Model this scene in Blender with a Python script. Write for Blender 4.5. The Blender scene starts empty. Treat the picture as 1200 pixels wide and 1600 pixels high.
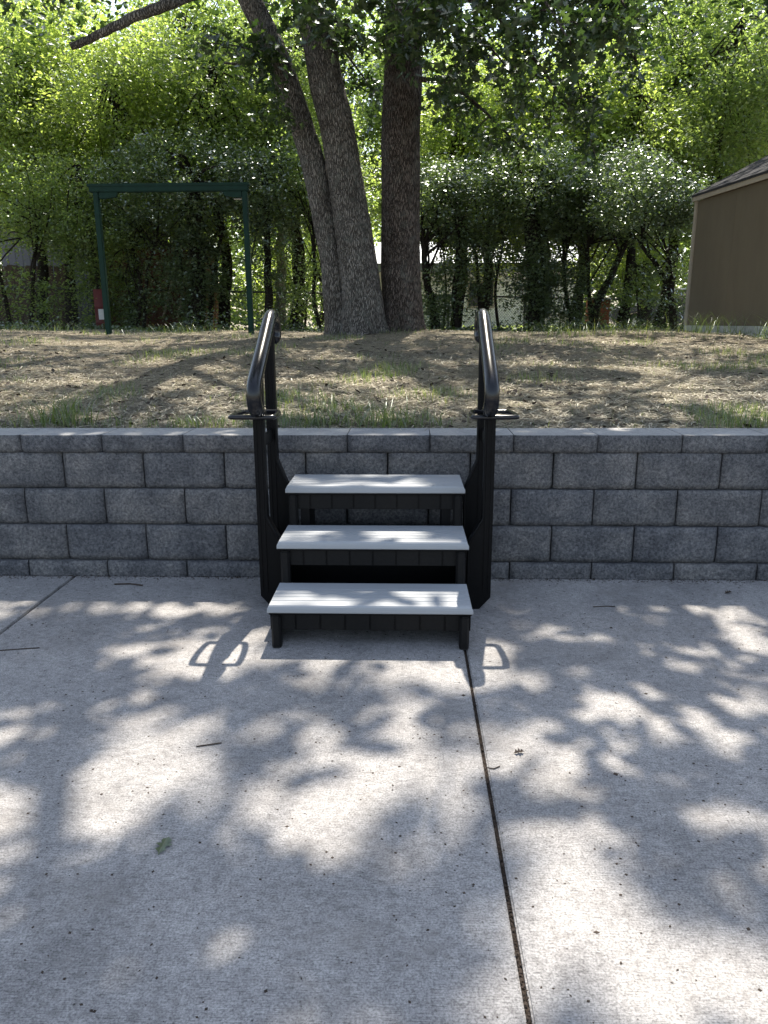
import bpy, bmesh, math, random
import numpy as np
from mathutils import Vector, Matrix, noise as mn
random.seed(7); rng = np.random.default_rng(7)
S = bpy.context.scene; C = S.collection

# ---------------------------------------------------------------- camera, sky, sun, exposure
cam = bpy.data.cameras.new('camera'); co = bpy.data.objects.new('camera', cam); C.objects.link(co); S.camera = co
cam.sensor_fit = 'VERTICAL'; cam.sensor_height = 36; cam.lens = 26.53; cam.clip_end = 600; cam.clip_start = .02
co.matrix_world = Matrix.Translation((0, -4.0148, 1.3918)) @ Matrix.Rotation(.03221, 4, 'Z') @ Matrix.Rotation(math.pi/2-.24746, 4, 'X') @ Matrix.Rotation(-.0042, 4, 'Z')
SUN = Vector((.09, .60, 1.0)).normalized()
w = bpy.data.worlds.new('World'); S.world = w; w.use_nodes = True
nt = w.node_tree; nt.nodes.clear()
sky = nt.nodes.new('ShaderNodeTexSky'); sky.sky_type = 'NISHITA'; sky.sun_disc = False
sky.sun_elevation = math.asin(SUN.z); sky.sun_rotation = math.atan2(SUN.x, SUN.y)
sky.air_density = 1.2; sky.dust_density = 1.5; sky.ozone_density = 1.5
bg = nt.nodes.new('ShaderNodeBackground'); bg.inputs[1].default_value = .15
ow = nt.nodes.new('ShaderNodeOutputWorld'); hs_ = nt.nodes.new('ShaderNodeHueSaturation'); hs_.inputs['Saturation'].default_value = .72; nt.links.new(sky.outputs[0], hs_.inputs['Color']); nt.links.new(hs_.outputs[0], bg.inputs[0]); nt.links.new(bg.outputs[0], ow.inputs[0])
sl = bpy.data.lights.new('sun', 'SUN'); sl.energy = 5.0; sl.angle = math.radians(.53); sl.color = (1, .925, .80)
so = bpy.data.objects.new('sun', sl); C.objects.link(so); so.rotation_euler = SUN.to_track_quat('Z', 'Y').to_euler(); so.location = (0, 10, 30)
S.view_settings.view_transform = 'Standard'; S.view_settings.look = 'None'; S.view_settings.exposure = 1.08; S.view_settings.gamma = 1
S.view_settings.use_curve_mapping = False
S.render.engine = 'CYCLES'
cy = S.cycles; cy.max_bounces = 7; cy.diffuse_bounces = 4; cy.glossy_bounces = 2; cy.transmission_bounces = 4; cy.use_denoising = True
cy.sample_clamp_indirect = 6; cy.caustics_reflective = False; cy.caustics_refractive = False

# ---------------------------------------------------------------- helpers
def tag(o, label=None, cat=None, group=None, kind=None):
    if label: o['label'] = label
    if cat: o['category'] = cat
    if group: o['group'] = group
    if kind: o['kind'] = kind
    return o
def link(o, parent=None):
    C.objects.link(o)
    if parent is not None: o.parent = parent
    return o
def empty(name, loc=(0,0,0), label=None, cat=None, group=None, kind=None):
    o = bpy.data.objects.new(name, None); o.location = loc; o.empty_display_size = .1; link(o)
    return tag(o, label, cat, group, kind)
def obj(name, me, mat=None, parent=None, loc=None):
    """links a mesh; world coordinates in the mesh are kept when a parent is given"""
    if mat is not None and not me.materials:
        for m in (mat if isinstance(mat, (list, tuple)) else [mat]): me.materials.append(m)
    o = bpy.data.objects.new(name, me); link(o, parent)
    if loc is not None: o.location = loc
    elif parent is not None:
        L = Vector(parent.location)
        if parent.parent is not None: L += Vector(parent.parent.location)
        o.location = -L
    return o
def mesh_np(name, v, faces, smooth=False, mi=None):
    """v (N,3); faces: list of arrays (M,k)"""
    me = bpy.data.meshes.new(name); v = np.asarray(v, np.float32)
    me.vertices.add(len(v)); me.vertices.foreach_set('co', v.ravel())
    if not isinstance(faces, list) or np.ndim(faces[0]) == 1: faces = [np.asarray(faces)]
    faces = [np.asarray(f, np.int32) for f in faces if len(f)]
    loops = np.concatenate([f.ravel() for f in faces])
    tot = np.concatenate([np.full(len(f), f.shape[1], np.int32) for f in faces])
    st = np.concatenate([[0], np.cumsum(tot)[:-1]]).astype(np.int32)
    me.loops.add(len(loops)); me.loops.foreach_set('vertex_index', loops)
    me.polygons.add(len(tot)); me.polygons.foreach_set('loop_start', st); me.polygons.foreach_set('loop_total', tot)
    if smooth: me.polygons.foreach_set('use_smooth', np.ones(len(tot), bool))
    if mi is not None: me.polygons.foreach_set('material_index', np.asarray(mi, np.int32))
    me.update(calc_edges=True); me.validate(); return me
class MB:
    def __init__(s): s.bm = bmesh.new()
    def box(s, x0, x1, y0, y1, z0, z1, bev=0, M=None):
        r = bmesh.ops.create_cube(s.bm, size=1); vs = r['verts']
        for v in vs: v.co = Vector(((x0+x1)/2+v.co.x*(x1-x0), (y0+y1)/2+v.co.y*(y1-y0), (z0+z1)/2+v.co.z*(z1-z0)))
        if bev:
            es = list({e for v in vs for e in v.link_edges})
            rr = bmesh.ops.bevel(s.bm, geom=es, offset=bev, segments=2, affect='EDGES', clamp_overlap=True)
            vs = list({v for f in rr['faces'] for v in f.verts} | {v for v in vs if v.is_valid})
        if M is not None:
            for v in vs: v.co = M @ v.co
        return s
    def prism(s, pts, axis, a0, a1):
        """polygon pts (2D) extruded along axis from a0 to a1"""
        def P(p, a): return Vector((a, p[0], p[1])) if axis == 'x' else Vector((p[0], a, p[1])) if axis == 'y' else Vector((p[0], p[1], a))
        A = [s.bm.verts.new(P(p, a0)) for p in pts]; B = [s.bm.verts.new(P(p, a1)) for p in pts]
        n = len(pts)
        s.bm.faces.new(A); s.bm.faces.new(B[::-1])
        for i in range(n): s.bm.faces.new((A[i], B[i], B[(i+1) % n], A[(i+1) % n]))
        return s
    def tube(s, pts, r, n=10, closed=False, flat=1.0):
        pts = [Vector(p) for p in pts]; m = len(pts); rs = r if isinstance(r, (list, tuple)) else [r]*m
        rings = []; up = None
        for i, p in enumerate(pts):
            if closed: t = (pts[(i+1) % m]-pts[i-1]).normalized()
            else: t = (pts[min(i+1, m-1)]-pts[max(i-1, 0)]).normalized()
            if up is None: up = t.orthogonal().normalized() if abs(t.z) > .9 else Vector((0,0,1))
            b = t.cross(up)
            if b.length < 1e-4: b = t.orthogonal()
            b.normalize(); u = b.cross(t).normalized(); up = u
            rings.append([s.bm.verts.new(p+rs[i]*(math.cos(a)*b+math.sin(a)*u*flat)) for a in [2*math.pi*k/n for k in range(n)]])
        for i in range(m if closed else m-1):
            A, B = rings[i], rings[(i+1) % m]
            for k in range(n): s.bm.faces.new((A[k], A[(k+1) % n], B[(k+1) % n], B[k]))
        if not closed: s.bm.faces.new(rings[0][::-1]); s.bm.faces.new(rings[-1])
        return s
    def mesh(s, name, smooth=False):
        bmesh.ops.recalc_face_normals(s.bm, faces=s.bm.faces)
        me = bpy.data.meshes.new(name); s.bm.to_mesh(me); s.bm.free()
        if smooth:
            me.polygons.foreach_set('use_smooth', np.ones(len(me.polygons), bool))
            try: me.set_sharp_from_angle(angle=math.radians(38))
            except Exception: pass
        me.update(); return me
def smooth_path(pts, k=6, closed=False):
    pts = [Vector(p) for p in pts]; out = []; n = len(pts)
    for i in range(n if closed else n-1):
        g = (lambda j: pts[j % n]) if closed else (lambda j: pts[max(0, min(n-1, j))])
        p0, p1, p2, p3 = g(i-1), g(i), g(i+1), g(i+2)
        for t in [q/k for q in range(k)]:
            out.append(.5*((2*p1)+(p2-p0)*t+(2*p0-5*p1+4*p2-p3)*t*t+(3*p1-p0-3*p2+p3)*t**3))
    if not closed: out.append(pts[-1])
    return out

# ---------------------------------------------------------------- materials
def mat(name):
    m = bpy.data.materials.new(name); m.use_nodes = True; n = m.node_tree; n.nodes.clear()
    out = n.nodes.new('ShaderNodeOutputMaterial'); return m, n, out
def N(n, t, **k):
    x = n.nodes.new(t)
    for a, b in k.items():
        if a.startswith('i_'):
            key = a[2:]; x.inputs[int(key) if key.isdigit() else key].default_value = b
        else: setattr(x, a, b)
    return x
def ramp(n, src, stops, interp='LINEAR'):
    r = n.nodes.new('ShaderNodeValToRGB'); cr = r.color_ramp; cr.interpolation = interp
    while len(cr.elements) > 1: cr.elements.remove(cr.elements[-1])
    cr.elements[0].position = stops[0][0]; cr.elements[0].color = stops[0][1] if len(stops[0][1]) == 4 else (*stops[0][1], 1)
    for p, c in stops[1:]:
        e = cr.elements.new(p); e.color = c if len(c) == 4 else (*c, 1)
    n.links.new(src, r.inputs[0]); return r.outputs[0]
def mix(n, f, a, b, mode='MIX'):
    x = n.nodes.new('ShaderNodeMix'); x.data_type = 'RGBA'; x.blend_type = mode
    for s, v in ((0, f), (6, a), (7, b)):
        if hasattr(v, 'is_output'): n.links.new(v, x.inputs[s])
        else: x.inputs[s].default_value = v if s == 0 else ((*v, 1) if len(v) == 3 else v)
    return x.outputs[2]
def coords(n, scale=(1,1,1), kind='Object', rot=(0,0,0)):
    t = n.nodes.new('ShaderNodeTexCoord'); mp = n.nodes.new('ShaderNodeMapping'); mp.inputs['Scale'].default_value = scale; mp.inputs['Rotation'].default_value = rot
    if kind == 'World':
        g = n.nodes.new('ShaderNodeNewGeometry'); n.links.new(g.outputs['Position'], mp.inputs[0])
    else: n.links.new(t.outputs[kind], mp.inputs[0])
    return mp.outputs[0]
def noise(n, vec, scale, detail=4, rough=.6):
    x = N(n, 'ShaderNodeTexNoise'); x.inputs['Scale'].default_value = scale; x.inputs['Detail'].default_value = detail; x.inputs['Roughness'].default_value = rough
    n.links.new(vec, x.inputs['Vector']); return x.outputs['Fac']
def bump(n, h, strength, dist, prev=None):
    b = N(n, 'ShaderNodeBump'); b.inputs['Strength'].default_value = strength; b.inputs['Distance'].default_value = dist
    n.links.new(h, b.inputs['Height'])
    if prev is not None: n.links.new(prev, b.inputs['Normal'])
    return b.outputs[0]
def pbsdf(n, out, col, rough=.8, normal=None, spec=.5, metal=0):
    p = N(n, 'ShaderNodeBsdfPrincipled')
    if hasattr(col, 'is_output'): n.links.new(col, p.inputs['Base Color'])
    else: p.inputs['Base Color'].default_value = (*col, 1)
    if hasattr(rough, 'is_output'): n.links.new(rough, p.inputs['Roughness'])
    else: p.inputs['Roughness'].default_value = rough
    p.inputs['Specular IOR Level'].default_value = spec; p.inputs['Metallic'].default_value = metal
    if normal is not None: n.links.new(normal, p.inputs['Normal'])
    n.links.new(p.outputs[0], out.inputs[0]); return p

def m_concrete():
    m, n, o = mat('patio_concrete')
    v = coords(n, kind='World'); vs = coords(n, (22, 430, 1), 'World'); vb = coords(n, (40, 420, 1), 'World')
    big = noise(n, v, 1.6, 5, .62); mid = noise(n, v, 9, 5, .7); fine = noise(n, v, 170, 3, .75); streak = noise(n, vs, 1, 3, .65); broom = noise(n, vb, 1, 2, .5)
    c = ramp(n, big, [(.32, (.19,.182,.18)), (.5, (.325,.309,.302)), (.68, (.425,.404,.388))])
    c = mix(n, .40, c, ramp(n, mid, [(.3, (.22,.215,.218)), (.7, (.46,.45,.44))]))
    c = mix(n, .62, c, ramp(n, fine, [(.36, (.22,.22,.23)), (.47, (.74,.74,.74)), (.60, (1.22,1.22,1.21))]), 'MULTIPLY')
    c = mix(n, .85, c, ramp(n, streak, [(.30, (.38,.38,.39)), (.45, (.90,.90,.90)), (.7, (1.16,1.16,1.16))]), 'MULTIPLY')
    c = mix(n, .7, c, ramp(n, noise(n, v, 42, 4, .7), [(.33, (.62,.61,.60)), (.5, (1,1,1)), (.66, (1.2,1.2,1.2))]), 'MULTIPLY')
    vo = N(n, 'ShaderNodeTexVoronoi'); vo.inputs['Scale'].default_value = 46; n.links.new(v, vo.inputs['Vector'])
    pit = ramp(n, vo.outputs['Distance'], [(.07, (.35,.33,.32)), (.16, (1,1,1))])
    gate = ramp(n, noise(n, v, 30, 2), [(.52, (0,0,0)), (.60, (1,1,1))])
    c = mix(n, gate, c, mix(n, 1.0, c, pit, 'MULTIPLY'))
    st = ramp(n, noise(n, v, 2.6, 7, .74), [(.53, (0,0,0)), (.70, (1,1,1))])
    c = mix(n, mix(n, .6, (0,0,0), st), c, (.20,.185,.172))
    nb = bump(n, broom, .5, .0012); nb = bump(n, fine, .8, .0016, nb); nb = bump(n, mid, .4, .004, nb)
    pbsdf(n, o, c, .88, nb, .3); return m
def m_block(name, top=False):
    m, n, o = mat(name)
    v = coords(n, kind='World'); oi = N(n, 'ShaderNodeObjectInfo')
    a = noise(n, v, 5.5, 5, .65); f = noise(n, v, 70, 5, .75); g = noise(n, v, 300, 2, .7)
    if top: c = ramp(n, a, [(.3, (.27,.27,.272)), (.7, (.38,.375,.37))]); k = .35
    else: c = ramp(n, a, [(.3, (.118,.121,.132)), (.5, (.182,.183,.191)), (.72, (.275,.268,.264))]); k = .95
    c = mix(n, k*.9, c, ramp(n, f, [(.36, (.42,.42,.44)), (.5, (.95,.95,.95)), (.64, (1.6,1.55,1.5))]), 'MULTIPLY')  # mottle boosted to stand in for weak shading of the rough face
    c = mix(n, k*.7, c, ramp(n, g, [(.35, (.55,.55,.55)), (.5, (1,1,1)), (.68, (1.4,1.4,1.38))]), 'MULTIPLY')
    rb = ramp(n, oi.outputs['Random'], [(0, (.92,.93,.96)), (.5, (1,1,1)), (1, (1.08,1.06,1.04))])
    c = mix(n, 1, c, rb, 'MULTIPLY')
    nb = bump(n, f, 1 if not top else .25, .022 if not top else .002); nb = bump(n, g, .7, .003 if not top else .001, nb)
    pbsdf(n, o, c, .92, nb, .25); return m
def m_simple(name, col, rough=.6, spec=.5, ns=20, amt=.15, bs=0, bd=.002, stretch=(1,1,1), metal=0, kind='World'):
    m, n, o = mat(name); v = coords(n, stretch, kind); a = noise(n, v, ns, 5, .65)
    lo = tuple(x*(1-amt) for x in col); hi = tuple(min(1, x*(1+amt)) for x in col)
    c = ramp(n, a, [(.3, lo), (.7, hi)])
    nb = bump(n, a, bs, bd) if bs else None
    pbsdf(n, o, c, rough, nb, spec, metal); return m
def m_bark(name, dark, light, sc=1.0, moss=0):
    m, n, o = mat(name); v = coords(n, (1,1,.16), 'World')
    vo = N(n, 'ShaderNodeTexVoronoi', feature='DISTANCE_TO_EDGE'); vo.inputs['Scale'].default_value = 52*sc
    wv = noise(n, coords(n, kind='World'), 7, 4)
    ad = N(n, 'ShaderNodeVectorMath', operation='ADD'); n.links.new(v, ad.inputs[0])
    cmb = N(n, 'ShaderNodeCombineXYZ'); mlt = N(n, 'ShaderNodeMath', operation='MULTIPLY'); mlt.inputs[1].default_value = .09
    n.links.new(wv, mlt.inputs[0]); n.links.new(mlt.outputs[0], cmb.inputs[0]); n.links.new(mlt.outputs[0], cmb.inputs[1]); n.links.new(cmb.outputs[0], ad.inputs[1])
    n.links.new(ad.outputs[0], vo.inputs['Vector'])
    f = noise(n, coords(n, (1,1,.35), 'World'), 60*sc, 5, .7)
    e = ramp(n, vo.outputs['Distance'], [(.0, (0,0,0)), (.22, (1,1,1))])
    big = noise(n, coords(n, kind='World'), 2.2, 4)
    c = mix(n, e, dark, light); c = mix(n, .75, c, ramp(n, f, [(.3, (.45,.45,.45)), (.7, (1.45,1.45,1.45))]), 'MULTIPLY')
    c = mix(n, .8, c, ramp(n, big, [(.35, (.72,.70,.68)), (.65, (1.25,1.25,1.25))]), 'MULTIPLY')
    if moss: c = mix(n, ramp(n, noise(n, coords(n, kind='World'), 6, 4), [(.5, (0,0,0)), (.7, (moss,)*3)]), c, (.20,.21,.19))
    nb = bump(n, e, 1, .018); nb = bump(n, f, .8, .008, nb)
    pbsdf(n, o, c, .95, nb, .2); return m
def m_leaf(name, stops, trans=.45, tcol=1.6, gloss=.025, rough=.5):
    m, n, o = mat(name); g = N(n, 'ShaderNodeNewGeometry')
    c = ramp(n, g.outputs['Random Per Island'], stops)
    big = noise(n, coords(n, kind='World'), .55, 3)
    c = mix(n, .55, c, ramp(n, big, [(.35, (.68,.72,.7)), (.65, (1.3,1.25,1.05))]), 'MULTIPLY')
    d = N(n, 'ShaderNodeBsdfDiffuse'); t = N(n, 'ShaderNodeBsdfTranslucent'); gl = N(n, 'ShaderNodeBsdfGlossy'); gl.inputs['Roughness'].default_value = rough
    gl.inputs['Color'].default_value = (.8,.85,.85,1)
    n.links.new(c, d.inputs[0])
    tc = mix(n, 1, c, (tcol*1.2, tcol*1.34, tcol*.62), 'MULTIPLY'); n.links.new(tc, t.inputs[0])
    m1 = N(n, 'ShaderNodeMixShader'); m1.inputs[0].default_value = trans; n.links.new(d.outputs[0], m1.inputs[1]); n.links.new(t.outputs[0], m1.inputs[2])
    fr = N(n, 'ShaderNodeLayerWeight'); fr.inputs['Blend'].default_value = .25
    ml = N(n, 'ShaderNodeMath', operation='MULTIPLY_ADD'); ml.inputs[1].default_value = gloss*2; ml.inputs[2].default_value = gloss; n.links.new(fr.outputs['Fresnel'], ml.inputs[0])
    m2 = N(n, 'ShaderNodeMixShader'); n.links.new(ml.outputs[0], m2.inputs[0]); n.links.new(m1.outputs[0], m2.inputs[1]); n.links.new(gl.outputs[0], m2.inputs[2])
    n.links.new(m2.outputs[0], o.inputs[0]); return m

M = {}
M['concrete'] = m_concrete()
M['block'] = m_block('split_face_block'); M['captop'] = m_block('cap_top', True)
M['blackplastic'] = m_simple('black_moulded_plastic', (.0045,.0047,.0055), .45, .12, 60, .2, .15, .0006)
M['rail'] = m_simple('black_handrail', (.006,.0065,.009), .22, .45, 12, .15)
M['legplastic'] = m_simple('dark_grey_leg_plastic', (.008,.008,.0085), .5, .16, 60, .2, .2, .0006)
M['tread'] = m_simple('grey_composite', (.33,.345,.365), .55, .3, 30, .06, .12, .0006, (.15,8,8))
M['green'] = m_simple('dark_green_paint', (.004,.026,.018), .6, .2, 14, .2, .2, .001)
M['soil'] = m_simple('joint_dirt', (.05,.038,.028), .95, .2, 180, .6, .8, .004)
M['bark'] = m_bark('oak_bark', (.046,.042,.039), (.25,.232,.215), .9, .5)
M['barkdark'] = m_bark('dark_reddish_bark', (.030,.024,.022), (.175,.145,.131), .9, .4)
M['twig'] = m_bark('thin_stem_bark', (.018,.014,.011), (.065,.055,.045), 2.2)
M['paletrunk'] = m_bark('pale_bark', (.16,.14,.11), (.42,.38,.31), 1.2)
M['privet'] = m_leaf('dark_glossy_leaf', [(0, (.062,.088,.048)), (.5, (.10,.135,.070)), (1, (.16,.20,.105))], .46, 1.8, .12, .36)
M['bright'] = m_leaf('yellow_green_leaf', [(0, (.122,.155,.064)), (.5, (.20,.238,.098)), (1, (.32,.35,.165))], .60, 2.0, .05, .42)
M['midgreen'] = m_leaf('mid_green_leaf', [(0, (.10,.135,.062)), (.5, (.158,.196,.09)), (1, (.245,.28,.14))], .58, 2.0, .05, .42)
M['oakleaf'] = m_leaf('oak_leaf', [(0, (.026,.048,.022)), (.6, (.042,.070,.030)), (1, (.075,.115,.04))], .34, 1.4, .05, .36)
M['cover'] = m_leaf('ground_cover_leaf', [(0, (.030,.048,.018)), (.7, (.060,.092,.03)), (1, (.12,.15,.06))], .4, 1.5, .06)
M['straw'] = m_leaf('dry_straw', [(0, (.11,.088,.068)), (.3, (.27,.225,.175)), (.65, (.45,.395,.325)), (1, (.68,.62,.53))], .2, .75, .03, .5)
M['grass'] = m_leaf('green_grass', [(0, (.075,.11,.032)), (.6, (.12,.165,.05)), (1, (.27,.27,.12))], .4, 1.5, .05, .4)
M['fallen'] = m_leaf('fallen_oak_leaf', [(0, (.06,.085,.025)), (1, (.06,.085,.025))], .1, 1.2, .05)
M['deadbit'] = m_simple('dry_debris', (.055,.042,.034), .9, .2, 60, .5)
M['shedwall'] = m_simple('olive_brown_paint', (.155,.127,.090), .8, .3, 3, .10, .3, .002, (1,1,.3))
M['trim'] = m_simple('beige_trim_paint', (.42,.36,.29), .7, .3, 8, .1)
M['skirt'] = m_simple('weathered_white_board', (.50,.50,.47), .8, .3, 10, .2)
M['shingle'] = m_simple('asphalt_shingle', (.055,.055,.062), .95, .2, 45, .5, .5, .003)
M['galv'] = m_simple('galvanised_wire', (.10,.10,.095), .6, .5, 40, .3, metal=.3)
M['brownwood'] = m_simple('weathered_brown_board', (.075,.056,.040), .9, .2, 6, .35, .4, .003, (6,6,.6))
M['redwood'] = m_simple('faded_red_board', (.12,.055,.038), .85, .2, 6, .3, .4, .003, (6,6,.6))
M['greysiding'] = m_simple('grey_blue_siding', (.16,.16,.18), .7, .3, 6, .15, .3, .003, (6,6,.6))
M['whitewall'] = m_simple('white_siding', (.88,.87,.84), .7, .3, 2, .04)
M['metalroof'] = m_simple('sky_tinted_metal_roof', (.52,.56,.64), .45, .5, 2, .08)  # roof: pale blue of the reflected sky is put into the base colour
M['soffit'] = m_simple('grey_soffit', (.22,.25,.28), .7, .3, 3, .1)
M['brick'] = m_simple('red_brick', (.28,.10,.065), .9, .2, 12, .3, .4, .004)
M['carpaint'] = m_simple('dark_grey_car_paint', (.05,.055,.065), .25, .5, 3, .1)
M['glass'] = m_simple('dark_window_glass', (.03,.035,.04), .06, .6, 3, .1)
M['rubber'] = m_simple('tyre_rubber', (.02,.02,.02), .8, .3, 20, .2)
M['silver'] = m_simple('silver_metal', (.5,.5,.5), .35, .5, 10, .1, metal=.8)
M['redpaint'] = m_simple('red_drum_paint', (.075,.010,.010), .7, .4, 8, .3)
M['paper'] = m_simple('white_sticker', (.45,.45,.44), .7, .3, 10, .08)
def m_ground():
    m, n, o = mat('dry_lawn_soil'); v = coords(n, kind='World')
    a = noise(n, v, 1.1, 5, .6); b = noise(n, v, 26, 5, .75); c2 = noise(n, coords(n, (1, 2.2, 1), 'World'), 110, 4, .75)
    c = ramp(n, a, [(.35, (.20,.175,.145)), (.55, (.30,.265,.22)), (.72, (.215,.205,.15))])
    c = mix(n, .8, c, ramp(n, b, [(.3, (.45,.43,.40)), (.7, (1.45,1.42,1.35))]), 'MULTIPLY')
    c = mix(n, .8, c, ramp(n, c2, [(.32, (.35,.33,.30)), (.68, (1.6,1.6,1.5))]), 'MULTIPLY')
    nb = bump(n, b, .9, .03); nb = bump(n, c2, .9, .012, nb)
    pbsdf(n, o, c, .95, nb, .15); return m
M['ground'] = m_ground()

# ---------------------------------------------------------------- terrain
def gz(x, y):
    x = np.asarray(x, float); y = np.asarray(y, float)
    t = np.clip((y-.36)/8.3, 0, 1); z = .765+.44*(1-(1-t)**1.25)
    dn = np.clip((y-10.3)/4.0, 0, 1); z = z-.25*dn*dn*(3-2*dn)
    z = z+.05*np.clip((-x-3)/5, 0, 1)*t*(1-dn)
    z = z+t*.018*(np.sin(x*1.9+1.3*np.sin(y*.9))+np.sin(y*2.3+x*.7))
    return z
def gzf(x, y): return float(gz(x, y))
xs = np.concatenate([np.linspace(-60, -12, 14), np.linspace(-11, 11, 120), np.linspace(12, 60, 14)])
ys = np.concatenate([np.linspace(.345, 12, 90), np.linspace(12.5, 30, 30), np.linspace(33, 160, 14)])
X, Y = np.meshgrid(xs, ys); nx, ny = len(xs), len(ys)
V = np.stack([X.ravel(), Y.ravel(), gz(X, Y).ravel()], 1)
idx = (np.arange(ny-1)[:, None]*nx+np.arange(nx-1)[None]).ravel()
F = np.stack([idx, idx+1, idx+1+nx, idx+nx], 1)
lawn = obj('lawn', mesh_np('lawn', V, F, True), M['ground']); tag(lawn, 'dry brown lawn rising gently behind the grey block wall', kind='structure')
# base ground under and around the patio, well below slab tops
obj('ground', mesh_np('ground', [(-60,-60,-.13),(60,-60,-.13),(60,.5,-.13),(-60,.5,-.13)], [(0,1,2,3)]), M['ground'])['kind'] = 'structure'

# patio slabs
patio = empty('patio', (0,0,0), 'pale broom finished concrete patio in front of the wall', kind='structure')
jx = [-8.294, -6.157, -4.020, -1.883, .254, 2.391, 4.528, 6.665]
for i in range(len(jx)-1):
    for (y0, y1) in ((-4.3, -.012), (-8.6, -4.312)):
        b = MB(); b.box(jx[i]+.006, jx[i+1]-.006, y0, y1, -.11, 0, .005)
        obj('slab', b.mesh('slab'), M['concrete'], patio)
jf = MB()
for x in jx[1:-1]: jf.box(x-.0055, x+.0055, -8.6, -.012, -.05, -.012)
jf.box(-8.2, 6.6, -4.3115, -4.3005, -.05, -.013); jf.box(-8.2, 6.6, -.0115, .0, -.05, -.006)
tag(obj('joint_filler', jf.mesh('joint_filler'), M['soil'], patio), kind='stuff')

# ---------------------------------------------------------------- retaining wall
def block_mesh(W, H, D, seed, cap=False):
    r = random.Random(seed); nu, nv = (15, 4) if cap else (15, 7)
    off = Vector((r.uniform(-50, 50), r.uniform(-50, 50), r.uniform(-50, 50)))
    v = []; f = []; mi = []
    for j in range(nv+1):
        for i in range(nu+1):
            u = i/nu; t = j/nv; x = (u-.5)*W; z = t*H
            ex = min(u, 1-u)*W; ez = min(t, 1-t)*H
            e = min(1, ex/.013); e2 = min(1, ez/.009)
            y = .010*(1-e)**1.5+.006*(1-e2)**1.5*(0 if (cap and t > .5) else 1)
            k = e*(.6+.4*e2)
            y -= k*(.007+.010*mn.noise(Vector((x*9, z*9, 0))+off)+.006*mn.noise(Vector((x*26, z*26, 3))+off))
            v.append((x+.0015*mn.noise(Vector((z*20, i, 0))+off)*(1-e), y, z))
    for j in range(nv):
        for i in range(nu):
            a = j*(nu+1)+i; f.append((a, a+1, a+nu+2, a+nu+1)); mi.append(0)
    o = len(v); v += [(-W/2, D, 0), (W/2, D, 0), (W/2, D, H), (-W/2, D, H)]
    tl = nv*(nu+1); bot = list(range(0, nu+1)); top = list(range(tl, tl+nu+1))
    left = [j*(nu+1) for j in range(nv+1)]; right = [j*(nu+1)+nu for j in range(nv+1)]
    ng = [(top+[o+2, o+3], 1 if cap else 0), (bot[::-1]+[o, o+1], 0), (left+[o+3, o], 0), (right[::-1]+[o+1, o+2], 0), ([o+1, o, o+3, o+2], 0)]
    for q, k in ng: f.append(tuple(q)); mi.append(k)
    me = bpy.data.meshes.new('block'); me.from_pydata(v, [], f); me.polygons.foreach_set('material_index', mi)
    me.polygons.foreach_set('use_smooth', [len(q) == 4 and i < nu*nv for i, q in enumerate(f)])
    me.materials.append(M['block']); me.materials.append(M['captop']); me.update(); return me
wall = empty('retaining_wall', (0, .05, 0), 'charcoal grey split face block retaining wall holding back the lawn', 'wall')
VB = [block_mesh(.4462, .1985, .2, 100+i) for i in range(12)]; VC = [block_mesh(.4500, .096, .285, 300+i, True) for i in range(8)]
rows = [(-2.156, -.118, .003, 0), (-1.928, .085, .027, 0), (-2.156, .288, .052, 0), (-1.928, .491, .077, 0), (-2.15, .694, .072, 1)]
for ri, (off, z, y, cp) in enumerate(rows):
    for k in range(-9, 19):
        x = off+(k+.5)*.4543
        me = random.choice(VC if cp else VB)
        o = obj('cap_block' if cp else 'block', me, None, wall, (x, y-.05+random.uniform(-.0022, .0022), z+(.0005 if cp else .002)))
        o.rotation_euler.z = random.uniform(-.004, .004)
# dirt core right behind blocks so no light leaks through the joints
b = MB(); b.box(-6.2, 6.2, .215, .33, -.12, .69); tag(obj('backfill', b.mesh('backfill'), M['soil'], wall), kind='stuff')

# ---------------------------------------------------------------- steps
CX = -.1625; HW = .4475
steps = empty('patio_steps', (CX, -.6, 0), 'three tread grey and black portable steps with two black handrails against the wall', 'steps')
def tread_mesh(yf, zt, dep=.292, th=.037):
    b = MB(); ch = .010; x0, x1 = CX-HW, CX+HW
    yb = yf+dep
    gr = [.060, .105, .150, .205]
    prof = [(yf+.001, zt-th), (yf-.003, zt-th+.004), (yf-.003, zt-.018), (yf-.001, zt-.008), (yf+.004, zt-.0015), (yf+.009, zt)]
    for g in gr: prof += [(yf+g-.0028, zt), (yf+g-.0014, zt-.0028), (yf+g+.0014, zt-.0028), (yf+g+.0028, zt)]
    prof += [(yb-.003, zt), (yb, zt-.003), (yb, zt-th)]
    # ends taper outward to the lower lip
    A, B = [], []
    for (y, z) in prof:
        d = .010*max(0, (z-(zt-.019))/.019)
        A.append(b.bm.verts.new((x0+d, y, z))); B.append(b.bm.verts.new((x1-d, y, z)))
    b.bm.faces.new(A); b.bm.faces.new(B[::-1]); n = len(prof)
    for i in range(n): b.bm.faces.new((A[i], B[i], B[(i+1) % n], A[(i+1) % n]))
    return b.mesh('tread')
TR = [(-.957, .2), (-.657, .4), (-.358, .6)]
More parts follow.
